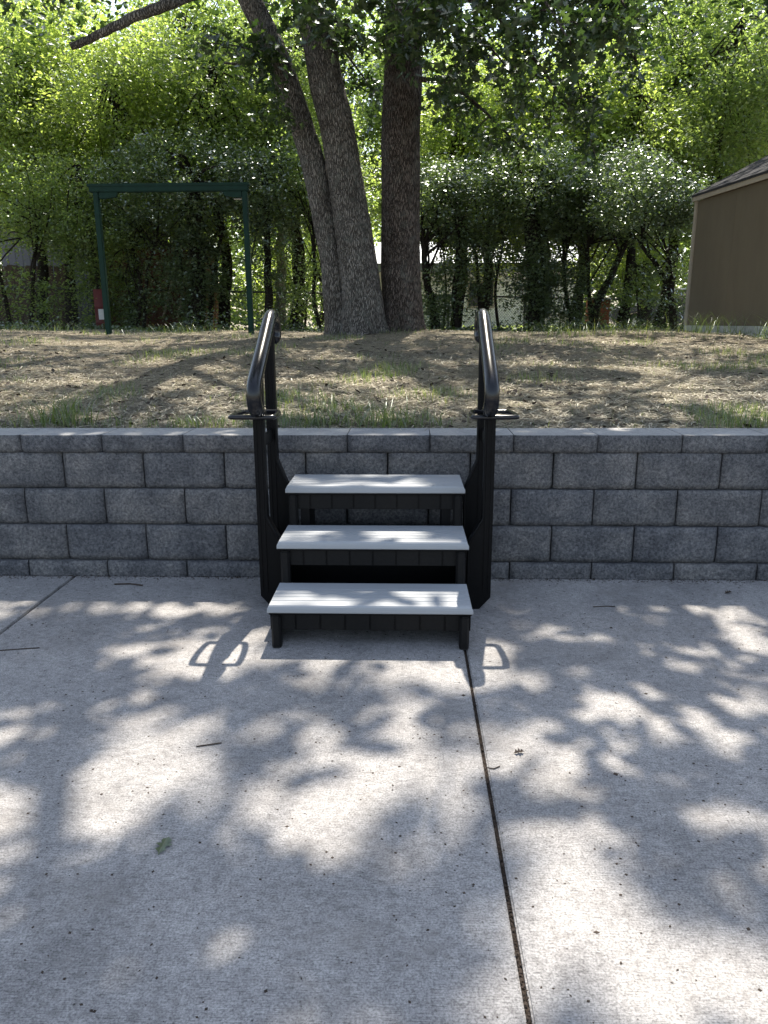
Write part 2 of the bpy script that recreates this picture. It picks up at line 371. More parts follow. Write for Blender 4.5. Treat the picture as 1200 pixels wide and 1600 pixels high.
for yf, zt in TR:
    obj('tread', tread_mesh(yf, zt), M['tread'], steps)
    zb = zt-.037
    b = MB(); b.box(CX-HW+.006, CX+HW-.006, yf+.006, yf+.28, zb-.010, zb-.0005, .002); obj('tread_frame', b.mesh('tread_frame'), M['blackplastic'], steps)
    # riser skirt with raised panels
    rs = None
    b = MB(); b.box(CX-HW+.012, CX+HW-.012, yf+.030, yf+.036, zb-.088, zb-.010); rs = obj('riser', b.mesh('riser'), M['blackplastic'], steps)
    n = 8; wd = (2*HW-.024)/n
    pm = None
    for k in range(n):
        xa = CX-HW+.012+k*wd
        if pm is None: pb = MB(); pb.box(.004, wd-.004, 0, .005, 0, .072, .0015); pm = pb.mesh('riser_panel'); pm.materials.append(M['legplastic'])
        o = bpy.data.objects.new('riser_panel', pm); link(o, rs); o.location = (xa, yf+.0252, zb-.086)
        o.location = Vector(o.location)
    for sx in (-1, 1):
        xo = CX+sx*(HW-.008)
        b = MB(); b.box(min(xo, xo-sx*.006), max(xo, xo-sx*.006), yf+.03, yf+.27, zb-.088, zb-.010, .001); obj('side_skirt', b.mesh('side_skirt'), M['blackplastic'], steps)
        # leg: chamfered octagonal column
        xc = CX+sx*.411; yc = yf+.012; hw = .021
        for (yy, deep) in ((yc, 0),):
            pts = [(xc-hw, yy-.006), (xc-hw+.009, yy-.018), (xc+hw-.009, yy-.018), (xc+hw, yy-.006), (xc+hw, yy+.024), (xc-hw, yy+.024)]
            b = MB(); b.prism(pts, 'z', .006, zb-.016); b.prism([(xc+(px-xc)*.82, yy+(py-yy)*.8) for px, py in pts], 'z', zb-.016, zb-.0095)
            lg = obj('leg', b.mesh('leg'), M['legplastic'], steps)
            b = MB(); b.prism([(xc+(px-xc)*.94, yy+(py-yy)*.9) for px, py in pts], 'z', 0, .006)
            obj('foot_pad', b.mesh('foot_pad'), M['rubber'], lg)
# side stringers, centre support, black sheets added to deepen the shade under the treads
for sx in (-1, 1):
    x = CX+sx*.432
    b = MB(); b.prism([(-.90, .0), (-.90, .112), (-.64, .112), (-.64, .312), (-.34, .312), (-.34, .512), (-.075, .512), (-.075, .0)], 'x', x-.005, x+.005)
    obj('stringer', b.mesh('stringer'), M['blackplastic'], steps)
    b = MB(); b.box(x-sx*.075-.022, x-sx*.075+.022, -.32, -.10, .0, .512); obj('inner_support', b.mesh('inner_support'), M['blackplastic'], steps)
b = MB(); b.box(CX-.425, CX+.425, -.365, -.355, .0, .352); obj('shade_panel', b.mesh('shade_panel'), M['blackplastic'], steps)
b = MB(); b.box(CX-.425, CX+.425, -.672+.02, -.644, .0, .155); obj('shade_panel', b.mesh('shade_panel'), M['blackplastic'], steps)
# uprights
for sx, cx in ((-1, -.704), (1, .383)):
    xi = CX+sx*.4375         # stringer face
    def upright(y0, y1, zk0, zk1, top, cx, flare):
        xo = cx+sx*.025; xin = cx-sx*.025; fl = CX+sx*.452
        pts = [(xo, .062), (xo, top), (xin, top), (xin, zk1), (fl+sx*.004, zk0), (fl+sx*.004, .0), (xo-sx*.055, .0)]
        b = MB(); b.prism(pts, 'y', y0, y1)
        # moulded ribs along the front face
        for q in (.30, .78):
            xr = xin+(xo-xin)*q; b.box(xr-.006, xr+.006, y0-.005, y0+.002, .09, top-.01, .002)
        b.tube([(xin+sx*.004, y0-.002, top-.02), (xin+sx*.004, y0-.002, zk1), (fl+sx*.007, y0-.002, zk0), (fl+sx*.007, y0-.002, .02)], .0065, 8)
        return b.mesh('upright', False)
    u1 = upright(-.475, -.425, .345, .465, 1.13, cx+sx*.004, 0); obj('upright', u1, M['blackplastic'], steps)
    u2 = upright(-.165, -.115, .545, .695, 1.37, cx-sx*.002, 0); obj('upright', u2, M['blackplastic'], steps)
    for za, zb2 in ((.15, .32), (.80, .86)):
        b = MB(); b.box(cx-.006, cx+.006, -.43, -.16, za, zb2, .002); obj('cross_brace', b.mesh('cross_brace'), M['blackplastic'], steps)
    # handrail
    rx = {-1: -.691, 1: .371}[sx]
    P = [(rx, -.545, .992), (rx+sx*.002, -.592, 1.012), (rx+sx*.003, -.612, 1.062), (rx+sx*.003, -.590, 1.118), (rx+sx*.001, -.50, 1.190), (rx, -.34, 1.293), (rx, -.20, 1.383), (rx, -.125, 1.418), (rx, -.060, 1.412), (rx, -.022, 1.372), (rx, -.020, 1.325), (rx, -.050, 1.300)]
    pth = smooth_path(P, 6); m = len(pth)
    rr = [(.0335+.003*math.exp(-i/9))*(min(1, .55+.45*math.sqrt(min(i, m-1-i)/4)) if min(i, m-1-i) < 4 else 1) for i in range(m)]
    b = MB(); b.tube(pth, rr, 20); obj('handrail', b.mesh('handrail', True), M['rail'], steps)
    # towel ring around the front upright
    rc = cx+sx*.016; z = .965
    rp = [(rc-.078, -.552), (rc+.078, -.552), (rc+.098, -.530), (rc+.100, -.45), (rc+.088, -.352), (rc+.064, -.330), (rc-.064, -.330), (rc-.088, -.352), (rc-.100, -.45), (rc-.098, -.530)]
    pth = smooth_path([(p[0], p[1], z) for p in rp], 4, True)
    b = MB(); b.tube(pth, .0145, 12, True, .8); obj('towel_ring', b.mesh('towel_ring', True), M['rail'], steps)
    b = MB(); b.box(cx-.028, cx+.028, -.484, -.418, z-.02, z+.02, .004); obj('ring_bracket', b.mesh('ring_bracket'), M['blackplastic'], steps)

# ---------------------------------------------------------------- leaves
T_SIMPLE = (np.array([(0,0,0),(.45,.26,.07),(1,0,0),(.45,-.26,.07)]), [np.array([(0,1,2)]), np.array([(0,2,3)])])
T_FULL = (np.array([(0,0,0),(.28,.27,.05),(.68,.25,.05),(1,0,-.03),(.68,-.25,.05),(.28,-.27,.05)]), [np.array([(0,1,2,3)]), np.array([(0,3,4,5)])])
half = [(0,.0),(.16,.05),(.26,.22),(.34,.13),(.44,.10),(.55,.32),(.62,.26),(.66,.13),(.76,.20),(.84,.16),(.88,.07),(1,0)]
oakV = [(a, b, .22*b) for a, b in half]+[(a, -b, .22*b) for a, b in half[1:-1]]
T_OAK = (np.array(oakV), [np.array([list(range(12))]), np.array([[0, 11]+list(range(21, 11, -1))])])
def leaf_mesh(name, P, size, T=T_SIMPLE, up=.35, droop=.0, rg=rng, m=None, flat=None):
    P = np.asarray(P, float); n = len(P); tv, tf = T
    nr = rg.normal(size=(n, 3)); nr[:, 2] = np.abs(nr[:, 2])+up*2; nr /= np.linalg.norm(nr, axis=1)[:, None]
    t = rg.normal(size=(n, 3)); t[:, 2] -= droop
    t -= (t*nr).sum(1)[:, None]*nr; t /= np.linalg.norm(t, axis=1)[:, None]+1e-9; b = np.cross(nr, t)
    s = (np.asarray(size)*rg.uniform(.65, 1.25, n))[:, None, None]
    V = P[:, None]+s*(tv[None, :, 0:1]*t[:, None]+tv[None, :, 1:2]*b[:, None]+tv[None, :, 2:3]*nr[:, None])
    k = len(tv); base = (np.arange(n)*k)[:, None]
    fs = [(base[:, None]+f[None]).reshape(-1, f.shape[1]) for f in tf]
    me = mesh_np(name, V.reshape(-1, 3), fs)
    if m is not None: me.materials.append(m)
    return me
def cluster_pts(ells, ncl, per, rad, rg=rng, shell=.35):
    """ells: (cx,cy,cz,rx,ry,rz,weight)"""
    wts = np.array([e[6] if len(e) > 6 else e[3]*e[4]*e[5] for e in ells]); wts = wts/wts.sum()
    ids = rg.choice(len(ells), ncl, p=wts); E = np.array([e[:6] for e in ells])[ids]
    d = rg.normal(size=(ncl, 3)); d /= np.linalg.norm(d, axis=1)[:, None]
    r = rg.uniform(shell, 1, ncl)**.6; cc = E[:, :3]+d*r[:, None]*E[:, 3:]
    rs = rad*rg.uniform(.6, 1.4, ncl)
    p = cc[:, None]+rg.normal(size=(ncl, per, 3))*rs[:, None, None]*np.array([.62,.62,.42])
    return p.reshape(-1, 3), cc
def wob(path, amp, seed, k=5):
    r = random.Random(seed); pts = smooth_path(path, k)
    return [p+Vector((r.uniform(-amp, amp), r.uniform(-amp, amp), 0)) if 0 < i < len(pts)-1 else p for i, p in enumerate(pts)]
def stems_mesh(name, stems, n=8):
    b = MB()
    for pts, r0, r1 in stems:
        pp = wob(pts, r0*.25, len(pts)+int(r0*1000)); m = len(pp)
        b.tube(pp, [r0+(r1-r0)*i/(m-1) for i in range(m)], n)
    return b.mesh(name, True)
DN = 1.35
def tree(name, label, base, stems, ells, ncl, per, rad, size, leafmat, bark, group=None, T=T_SIMPLE, cat='tree', shell=.35, up=.35, twigs=14, extra=None):
    t = empty(name, base, label, cat, group)
    pts, cc = cluster_pts(ells, int(ncl*DN), int(per*1.15), rad, shell=shell); size = size*1.12
    if extra is not None: pts = np.concatenate([pts, extra])
    st = [([Vector(p) for p in s[0]], s[1], s[2]) for s in stems]
    tk = stems_mesh('trunk', st); obj('trunk', tk, bark, t)
    # branches: from points along the stems to cluster centres
    if twigs:
        bs = []
        for c in cc[rng.choice(len(cc), min(twigs, len(cc)), replace=False)]:
            s = random.choice(st); a = s[0][-1] if random.random() < .6 else s[0][-2].lerp(s[0][-1], random.random())
            c = Vector(c); mid = a.lerp(c, .5)+Vector((random.uniform(-.2, .2), random.uniform(-.2, .2), random.uniform(.0, .3)))
            bs.append(([a, mid, c], max(.008, s[2]*.7), .005))
        obj('branches', stems_mesh('branches', bs, 5), bark, t)
    obj('crown', leaf_mesh('crown', pts, size, T, up), leafmat, t)
    return t

# --- big trunks
def trunk_mesh(name, path, radii, seed, flare=.5, nseg=72, sub=22):
    pts = smooth_path(path, sub); m = len(pts); n = nseg; V = []
    rad = np.interp(np.linspace(0, 1, m), np.linspace(0, 1, len(radii)), radii)
    z0 = pts[0].z
    for i, p in enumerate(pts):
        t = (pts[min(i+1, m-1)]-pts[max(i-1, 0)]).normalized(); bx = t.cross(Vector((0,1,0))).normalized(); by = t.cross(bx).normalized()
        h = p.z-z0
        for k in range(n):
            a = 2*math.pi*k/n
            fl = math.exp(-max(h, 0)/.20)*flare*(.55+.45*math.cos(a*5+seed)+.25*math.cos(a*3+seed*2))
            big = .045*mn.noise(Vector((math.cos(a)*1.3, math.sin(a)*1.3, h*.7+seed)))
            rid = mn.noise(Vector((math.cos(a)*9, math.sin(a)*9, h*1.6+seed*3)))
            rid = .009*(1-2*abs(rid))+.006*mn.noise(Vector((math.cos(a)*18, math.sin(a)*18, h*5+seed)))
            r = rad[i]*(1+big+fl)+rid
            V.append(p+float(r)*(math.cos(a)*bx+math.sin(a)*by))
    V = np.array(V); ii = np.arange(m-1)[:, None]*n; kk = np.arange(n)[None]; k2 = (kk+1) % n
    F = np.stack([(ii+kk).ravel(), (ii+k2).ravel(), (ii+n+k2).ravel(), (ii+n+kk).ravel()], 1)
    return mesh_np(name, V, F, True)

# sun direction per metre of height, on the ground
SX, SY = SUN.x/SUN.z, SUN.y/SUN.z
PATCH = [  # lit spots on the patio (x, y, rx, ry)
 (-1.88,-.46,.30,.085),(-1.19,-.46,.30,.07),(-.79,-.50,.14,.05),(-.88,-1.06,.21,.20),(-1.14,-.98,.15,.09),(-.71,-1.01,.08,.09),
 (-.10,-1.12,.33,.055),(.08,-1.20,.16,.10),(-1.30,-1.62,.22,.12),(-1.14,-1.50,.12,.07),(-.34,-1.72,.08,.08),(-.81,-1.69,.13,.10),
 (-.03,-1.84,.14,.12),(.01,-1.47,.13,.10),(.15,-1.56,.07,.07),(-1.04,-2.12,.27,.12),(-.86,-1.99,.20,.10),(-.60,-1.99,.13,.07),
 (-.28,-2.07,.09,.11),(-.20,-2.27,.16,.07),(-.07,-2.00,.17,.10),(.40,-1.22,.08,.07),(1.31,-.49,.09,.05),(1.60,-.50,.13,.05),(.62,-.82,.13,.07),
 (1.34,-1.05,.19,.17),(1.58,-.86,.13,.18),(.72,-1.48,.25,.16),(.47,-1.82,.17,.16),(1.22,-1.60,.17,.20),(.98,-2.10,.10,.12),(.98,-2.3,.1,.1),
 (.49,-2.45,.13,.08),(.43,-2.60,.17,.12),(.65,-2.72,.18,.09),(.09,-2.71,.08,.06),(-.97,-2.40,.06,.06),(.39,-2.14,.08,.05),(-.93,-2.5,.03,.04),
 (-.40,-.99,.09,.08),(-.11,-.96,.13,.08),(.03,-1.0,.08,.07),(-.59,-.73,.09,.05),(-.28,-.77,.09,.05),(0.0,-.77,.13,.05),
 (-.55,-.67,.10,.04),(-.21,-.50,.11,.06),(-.01,-.68,.11,.03),(.09,-.68,.06,.03),(.30,-1.09,.15,.17),(-1.5,-.02,.5,.03),(.9,-.05,.35,.04),(1.45,-.08,.3,.05),(-.2,-.36,.3,.03)]
PA = np.array(PATCH)
def fbm(x, y, s, seed):
    g = np.random.default_rng(seed); v = np.zeros_like(x)
    for k in range(14):
        a = g.uniform(0, 2*np.pi); f = s*g.uniform(.5, 2.2); v += np.sin((x*np.cos(a)+y*np.sin(a))*f+g.uniform(0, 6.28)+1.4*np.sin((x*np.sin(a)-y*np.cos(a))*f*.6))
    return v/np.sqrt(14*.5)
def sunlit(x, y):
    x2 = x+.05*fbm(x, y, 17, 3); y2 = y+.04*fbm(x, y, 17, 4)
    d = ((x2[:, None]-PA[:, 0])/(PA[:, 2]*1.16+.055))**2+((y2[:, None]-PA[:, 1])/(PA[:, 3]*1.2+.05))**2
    near = (d < 1.0).any(1)
    lawnlit = .75*fbm(x*.8, y*1.3, 5.4, 11)+.5*fbm(x, y, 2.0, 12)+.25*np.clip((x-1.5)/3, 0, 1.2)+.15*np.clip((y-5)/3, 0, 1) > .72
    far = fbm(x, y, 2.2, 15) > 1.1
    soft = (d < 2.0).any(1) & (rng.uniform(0, 1, len(x)) < .32) & ((np.abs(x+.2) > .6) | (y < -1.25))
    near = near | soft
    patio = (y < .12) & (y > -4.2) & (np.abs(x) < 3.2)
    return np.where(patio, near, np.where(y > -4, lawnlit, far))
def fine_pts(n, x0, x1, y0, y1):
    sx = rng.uniform(x0, x1, n); sy = rng.uniform(y0, y1, n)
    k = (fbm(sx, sy, 13, 91) > .6) & (fbm(sx, sy, 3.5, 92) > -.1) & (np.hypot(sx-.28, sy+1.09) > .24) & (np.hypot(sx+.88, sy+1.06) > .26); sx, sy = sx[k], sy[k]
    z = 6.9+.5*fbm(sx, sy, 3, 93); return np.stack([sx+SX*z, sy+SY*z, z], 1)  # unseen lower leaf layer, added for finer shadows inside the lit spots
def canopy_pts(n, x0, x1, y0, y1, zfun, dens_noise=True):
    sx = rng.uniform(x0, x1, n); sy = rng.uniform(y0, y1, n)
    keep = ~sunlit(sx, sy); sx, sy = sx[keep], sy[keep]  # crown shaped for its shadow: no leaves where sun should reach the ground
    z = zfun(sx, sy)
    return np.stack([sx+SX*z, sy+SY*z, z], 1)
zf = lambda x, y: np.where(fbm(x, y, 4.0, 77) > .15, 7.6, 12.0)+1.0*fbm(x, y, .9, 21)+rng.uniform(-.9, .9, len(x))+np.where(y > 0, .6, 0)
cp = np.concatenate([fine_pts(11000, -3.3, 3.3, -4.2, 0), canopy_pts(19000, -3.3, 3.3, -4.2, .15, zf), canopy_pts(28000, -9.5, 10.0, .1, 9.8, zf), canopy_pts(9000, -9, -3.3, -7, .1, zf), canopy_pts(9000, 3.3, 9, -7, .1, zf)])
# ground level that the patterns fall on at the lawn is about 1 m up: shift those clumps accordingly
own = np.argmin(np.stack([np.hypot(cp[:, 0]+5.2, cp[:, 1]-3.5), np.hypot(cp[:, 0]+.8, cp[:, 1]-1.8), np.hypot(cp[:, 0]-4.4, cp[:, 1]-4.2)], 1)+.5*rng.normal(size=(len(cp), 3)), 1)

def limb(a, b, r0, r1, sag=.6):
    a, b = Vector(a), Vector(b); mid = a.lerp(b, .45)+Vector((random.uniform(-.4, .4), random.uniform(-.4, .4), sag))
    return ([a, mid, b], r0, r1)
big = [
 ('tall_tree', 'leftmost of the three big trunks, thinner grey trunk leaning left under the canopy', [(-1.13,8.75,1.10),(-1.19,8.75,1.8),(-1.23,8.75,2.36),(-1.46,8.72,3.63),(-1.64,8.7,4.27),(-1.84,8.66,4.88),(-2.10,8.6,5.5),(-2.55,8.5,6.4),(-3.3,8.1,8.0),(-4.0,7.4,10.2)], [.20,.195,.19,.185,.175,.17,.17,.15,.12,.07], 'bark',
   [((-2.55,8.5,6.4),(-4.3,6.2,8.6)),((-3.3,8.1,8.0),(-6.2,7.0,9.6)),((-3.3,8.1,8),(-4.9,4.4,10)),((-2.9,8.3,7.2),(-2.2,10.5,10)),((-4,7.4,10.2),(-7,9.5,10.5)),((-4,7.4,10.2),(-4.6,10,11)),((-4.3,6.2,8.6),(-5.2,3.3,9.6)),((-4.3,6.2,8.6),(-6.6,4.3,9.2))]),
 ('tall_tree', 'middle big trunk, grey furrowed bark, leaning left from the shared base', [(-.72,8.62,1.08),(-.74,8.62,1.7),(-.82,8.62,2.35),(-1.0,8.6,3.63),(-1.1,8.58,4.27),(-1.24,8.55,4.84),(-1.34,8.5,5.43),(-1.5,8.4,6.1),(-1.6,7.6,8.0),(-1.4,6.4,10.4)], [.345,.325,.30,.265,.255,.25,.24,.22,.16,.08], 'bark',
   [((-1.6,7.6,8.0),(-.6,4.6,9.3)),((-.6,4.6,9.3),(.2,2.2,9.6)),((-.6,4.6,9.3),(-1.9,1.6,9.4)),((-1.4,6.4,10.4),(-2.8,3.4,10.3)),((.2,2.2,9.6),(.6,.6,8.9)),((-1.6,7.6,8),(1.0,6.0,9.6)),((-1.9,1.6,9.4),(-3.2,.4,9.2)),((-1.4,6.4,10.4),(-.6,8.6,11.5))]),
 ('tall_tree', 'rightmost of the three big trunks, straight dark reddish brown trunk', [(-.09,8.95,1.08),(-.10,8.95,1.7),(-.13,8.95,2.35),(-.13,8.95,3.63),(-.13,8.93,4.27),(-.10,8.9,4.84),(-.08,8.88,5.43),(-.05,8.8,6.2),(.5,8.4,8.2),(1.2,7.4,10.6)], [.335,.32,.31,.305,.295,.29,.28,.26,.18,.08], 'barkdark',
   [((.5,8.4,8.2),(2.6,6.2,9.2)),((2.6,6.2,9.2),(4.4,4.2,9.4)),((2.6,6.2,9.2),(3.0,2.8,9.2)),((1.2,7.4,10.6),(3.6,9.0,11)),((.8,7.9,9.4),(5.6,7.4,10)),((4.4,4.2,9.4),(6.6,3.2,9.5)),((.5,8.4,8.2),(1.8,10.8,10.2))])]
bigs = []
for i, (nm, lab, path, rad, bk, limbs) in enumerate(big):
    t = empty(nm, path[0], lab, 'tree', 'three big trunks growing from the same spot'); bigs.append(t)
    obj('trunk', trunk_mesh('trunk', path, rad, 3.7*i+1, .55), M[bk], t)
    br = [limb(a, b, .10, .03) for a, b in limbs]
    mine = cp[own == i]
    for q in mine[rng.choice(len(mine), 70, replace=False)]:
        e = min((b for a, b in limbs), key=lambda b: (Vector(b)-Vector(q)).length)
        br.append(([Vector(e), Vector(e).lerp(Vector(q), .5)+Vector((0,0,.15)), Vector(q)], .022, .006))
    obj('branches', stems_mesh('branches', br, 6), M[bk], t)
    obj('crown', leaf_mesh('crown', mine, .165, T_FULL, .6), M['oakleaf'], t)

# hanging leafy sprays near the top of the frame (low branches of the right and middle trees)
def spray(t, a, b, r0, nl, spread, bark, size=.125, nseg=8):
    a, b = Vector(a), Vector(b); pts = []; L = (b-a).length; st = [([a, a.lerp(b, .4)+Vector((0,0,.12*L)), b], r0, r0*.3)]
    for k in range(nseg):
        s = a.lerp(b, .25+.75*k/(nseg-1))+Vector((0,0,.08*L*math.sin(math.pi*(.25+.75*k/(nseg-1)))))
        e = s+Vector((random.uniform(-1, 1), random.uniform(-1, 1), random.uniform(-.9, .25)))*spread
        st.append(([s, s.lerp(e, .5)+Vector((0,0,.06)), e], r0*.35, .004))
        m = int(nl*1.9)//nseg
        q = rng.uniform(0.1, 1.1, m)[:, None]; P = np.array(s)*(1-q)+np.array(e)*q+rng.normal(size=(m, 3))*spread*.22
        pts.append(P)
    return st, np.concatenate(pts)
specs = {2: [((-.05,8.7,5.9),(1.2,6.2,4.35),.035,420,.62),((.9,6.3,5.4),(1.55,4.2,4.0),.03,380,.5),((1.6,6.2,5.6),(2.3,4.6,4.25),.03,380,.45),((.3,7.6,5.8),(.25,5.6,4.75),.025,280,.5),
             ((.5,8.0,5.8),(2.1,7.0,4.15),.05,420,.6),((1.6,6.8,5.6),(3.0,7.2,4.7),.04,240,.55),((3.0,6.5,6.5),(4.1,5.2,4.45),.03,420,.5),((.15,8.5,4.9),(1.7,8.4,3.9),.04,260,.5),((2.0,7,4.8),(2.6,7.5,3.6),.02,140,.4),
             ((-.05,8.6,5.5),(-.1,7.3,5.0),.03,180,.4)],
         1: [((-1.2,8.2,6.0),(-1.15,6.0,4.9),.025,230,.45),((-.9,7.5,6.2),(-.4,5.6,4.9),.025,230,.45),((-1.35,8.3,5.4),(-.5,9.6,4.9),.03,160,.4),((-1.3,8.3,5.6),(-.55,8.2,5.3),.03,140,.35)],
         0: [((-2.1,8.4,5.6),(-1.9,8.0,4.4),.02,160,.35),((-1.9,8.4,5.0),(-2.9,7.8,5.2),.02,70,.4),((-4.2,6.5,8.0),(-5.2,5.8,4.9),.035,220,.55),((-3.5,7,7.5),(-4.2,6.0,5.25),.03,120,.45)]}
for i, sp in specs.items():
    st, P = [], []
    for a, b, r0, nl, s in sp:
        s1, p1 = spray(bigs[i], a, b, r0, nl, s, None); st += s1; P.append(p1)
    bk = M['barkdark'] if i == 2 else M['bark']
    obj('low_branches', stems_mesh('low_branches', st, 6), bk, bigs[i])
    obj('low_leaves', leaf_mesh('low_leaves', np.concatenate(P), .15, T_OAK, .25, .7), M['oakleaf'], bigs[i])
# thick bare limb at the upper left, part of the leftmost tree
obj('bare_limb', stems_mesh('bare_limb', [([(-2.35,8.4,6.3),(-2.5,7.3,5.75),(-2.85,6.2,5.12),(-3.22,6.0,4.92),(-3.62,6.0,4.75),(-4.05,6.0,4.60)], .085, .04), ([(-2.2,8.55,5.35),(-2.45,8.5,5.15),(-2.75,8.4,5.12)], .03, .015)], 12), M['bark'], bigs[0])

# ---------------------------------------------------------------- understory trees along the fence
def st(pts, y, r0, r1):
    """pts (x,z) at depth y; first point pushed to the ground"""
    P = [(x, y+.12*k, z) for k, (x, z) in enumerate(pts)]; x0 = P[0][0]; P[0] = (x0, y, gzf(x0, y)-.04); return (P, r0, r1)
G = 'small trees and shrubs along the back fence'
under = [
 ('ivy_clad_tree', 'dark ivy covered trunk standing behind the swing frame, right of its middle', [st([(-4.63,1.2),(-4.50,2.2),(-4.51,3.1),(-4.58,4.4)],12.6,.17,.10), st([(-4.35,1.2),(-4.2,2.2),(-3.95,3.4)],12.7,.07,.03)], [(-4.5,12.7,4.6,1.7,1.2,1.5),(-4.5,12.6,2.6,.62,.5,1.3,1.2),(-3.9,12.4,5.6,1.5,1.2,1.3)], 190, 48, .34, .085, 'privet'),
 ('forked_shrub', 'forked thin shrub with crossing stems behind the swing frame opening', [st([(-5.80,1.2),(-5.65,2.1),(-5.79,2.9)],12.3,.05,.03), st([(-5.62,1.2),(-5.53,2.2),(-5.30,3.0)],12.3,.045,.025)], [(-5.7,12.6,3.9,1.2,1.0,1.1),(-5.4,12.5,2.3,.7,.5,.8,.25)], 120, 42, .32, .085, 'privet'),
 ('leafy_shrub', 'bushy bright green shrub at the far left in front of the brown board fence', [st([(-7.9,1.2),(-7.8,2.2),(-7.6,3.4)],12.0,.05,.03), st([(-8.3,1.2),(-8.5,2.4),(-8.8,3.4)],12.0,.05,.03)], [(-8.2,12.2,4.0,1.5,1.1,1.0),(-9.2,11.8,2.2,.8,.6,.9,.7),(-7.2,12.4,3.9,1.1,.9,1.0)], 170, 44, .34, .085, 'midgreen'),
 ('slender_tree', 'slender leafy tree left of the swing frame with arching grey branches', [st([(-6.60,1.2),(-6.6,2.1),(-6.7,3.2),(-6.9,4.6)],12.4,.06,.03)], [(-6.8,12.6,4.6,1.4,1.1,1.2),(-6.5,12.4,3.1,1.1,.8,.8),(-6.9,12.6,5.7,1.2,1.1,1.1)], 210, 46, .33, .08, 'midgreen'),
 ('slender_tree', 'thin straight dark tree just right of the swing frame', [st([(-2.97,1.2),(-2.97,2.2),(-2.98,3.1),(-2.95,4.6)],12.5,.10,.05)], [(-3.0,12.7,4.6,1.2,1.0,1.4),(-2.9,12.5,3.2,.7,.6,.9)], 140, 46, .33, .085, 'privet'),
 ('crooked_sapling', 'crooked thin stem bending beside the leftmost big trunk', [st([(-1.81,1.2),(-1.98,1.82),(-1.96,2.46),(-1.99,3.3)],12.2,.055,.025), st([(-1.5,1.2),(-1.62,1.9),(-1.9,2.3)],12.3,.04,.02)], [(-2.0,12.6,4.4,1.0,.8,1.2),(-1.7,12.8,5.5,1.0,.8,.9)], 100, 44, .32, .085, 'midgreen'),
 ('leaning_shrub', 'dark leaning stem right beside the rightmost big trunk', [st([(.62,1.2),(.40,2.07),(.29,2.9)],12.0,.11,.05), st([(.7,1.2),(.78,2.0),(.70,2.9)],12.2,.03,.015)], [(.5,12.4,3.7,.9,.8,1.0),(.55,12.0,1.55,.30,.25,.35,.12),(.4,12.6,5.0,1.0,.8,1.1)], 110, 42, .30, .08, 'privet'),
 ('multi_stem_shrub', 'wavy twin stem shrub in front of the white house', [st([(1.07,1.2),(.94,1.81),(1.02,2.70),(.97,3.4)],12.0,.065,.04), st([(1.48,1.2),(1.46,2.06),(1.35,2.9)],12.2,.04,.025), st([(1.9,1.2),(1.8,2.0),(1.95,3.0)],12.2,.035,.02)], [(1.3,12.5,3.8,1.1,.9,.9),(1.5,12.3,2.6,.8,.5,.6,.28),(1.2,12.8,5.0,1.2,1.0,1.2)], 180, 44, .32, .08, 'privet'),
 ('ivy_clad_tree', 'ivy covered dark trunk right of the white house wall', [st([(2.63,1.2),(2.57,1.93),(2.54,2.69),(2.43,3.9)],12.1,.17,.08)], [(2.5,12.4,4.0,1.3,1.0,1.1),(2.6,12.1,2.2,.42,.35,.95,.75),(2.4,12.8,5.3,1.3,1.0,1.1)], 190, 46, .30, .08, 'privet'),
 ('slender_tree', 'slim stem between the ivy covered trunk and the leaning pair', [st([(3.45,1.2),(3.29,1.79),(3.21,2.43),(3.2,3.4)],12.2,.05,.03)], [(3.3,12.6,3.6,1.0,.8,.9),(3.3,12.8,4.8,1.2,1.0,1.0)], 140, 46, .31, .08, 'privet'),
 ('leaning_tree', 'dark tree leaning right in front of the red brick pillar', [st([(3.77,1.2),(3.85,1.66),(4.08,2.17),(4.31,2.68),(4.6,3.3)],12.0,.10,.05), st([(3.80,1.2),(3.7,1.9),(3.65,2.9)],12.1,.05,.03)], [(4.2,12.6,3.8,1.0,.9,.9),(4.3,12.9,5.0,1.3,1.0,1.1)], 170, 46, .31, .08, 'privet'),
 ('leaning_tree', 'black stemmed small tree leaning left beside the shed corner', [st([(5.05,1.1),(5.0,1.7),(4.85,2.2),(4.40,2.8)],10.9,.075,.035), st([(5.03,1.5),(4.95,2.4),(4.72,3.0)],11.0,.04,.02)], [(4.4,11.1,3.4,.95,.7,.6),(4.0,11.3,4.0,.9,.7,.6),(4.85,10.7,3.45,.5,.45,.55,.45)], 150, 44, .28, .075, 'privet'),
 ('thin_sapling', 'thin leafy sapling in front of the parked car', [st([(4.68,1.2),(4.55,1.79),(4.50,2.43)],11.6,.022,.012)], [(4.6,11.7,2.0,.35,.3,.55)], 16, 30, .2, .08, 'midgreen'),
]
for (nm, lab, stems, ells, ncl, per, rad, size, lm) in under:
    bx_, by_ = stems[0][0][0][0], stems[0][0][0][1]
    ells = [(e[0], e[1], min(e[2], 3.3+1.3*abs(math.sin(e[0]*2.3+e[1]))), e[3], e[4], min(e[5], .95), *e[6:]) for e in ells if e[2] < 4.7 or nm == 'crooked_sapling']
    if nm != 'thin_sapling': ells = ells+[(bx_, by_+.15, 2.0, .75, .35, .75, sum(e[6] if len(e) > 6 else e[3]*e[4]*e[5] for e in ells)*.17)]
    b0 = stems[0][0][0]
    tree(nm, lab, b0, stems, ells, int(ncl*1.15), per, rad*.74, size*.82, M[lm], M['twig'], G, cat='shrub' if 'shrub' in nm else 'tree', twigs=26)
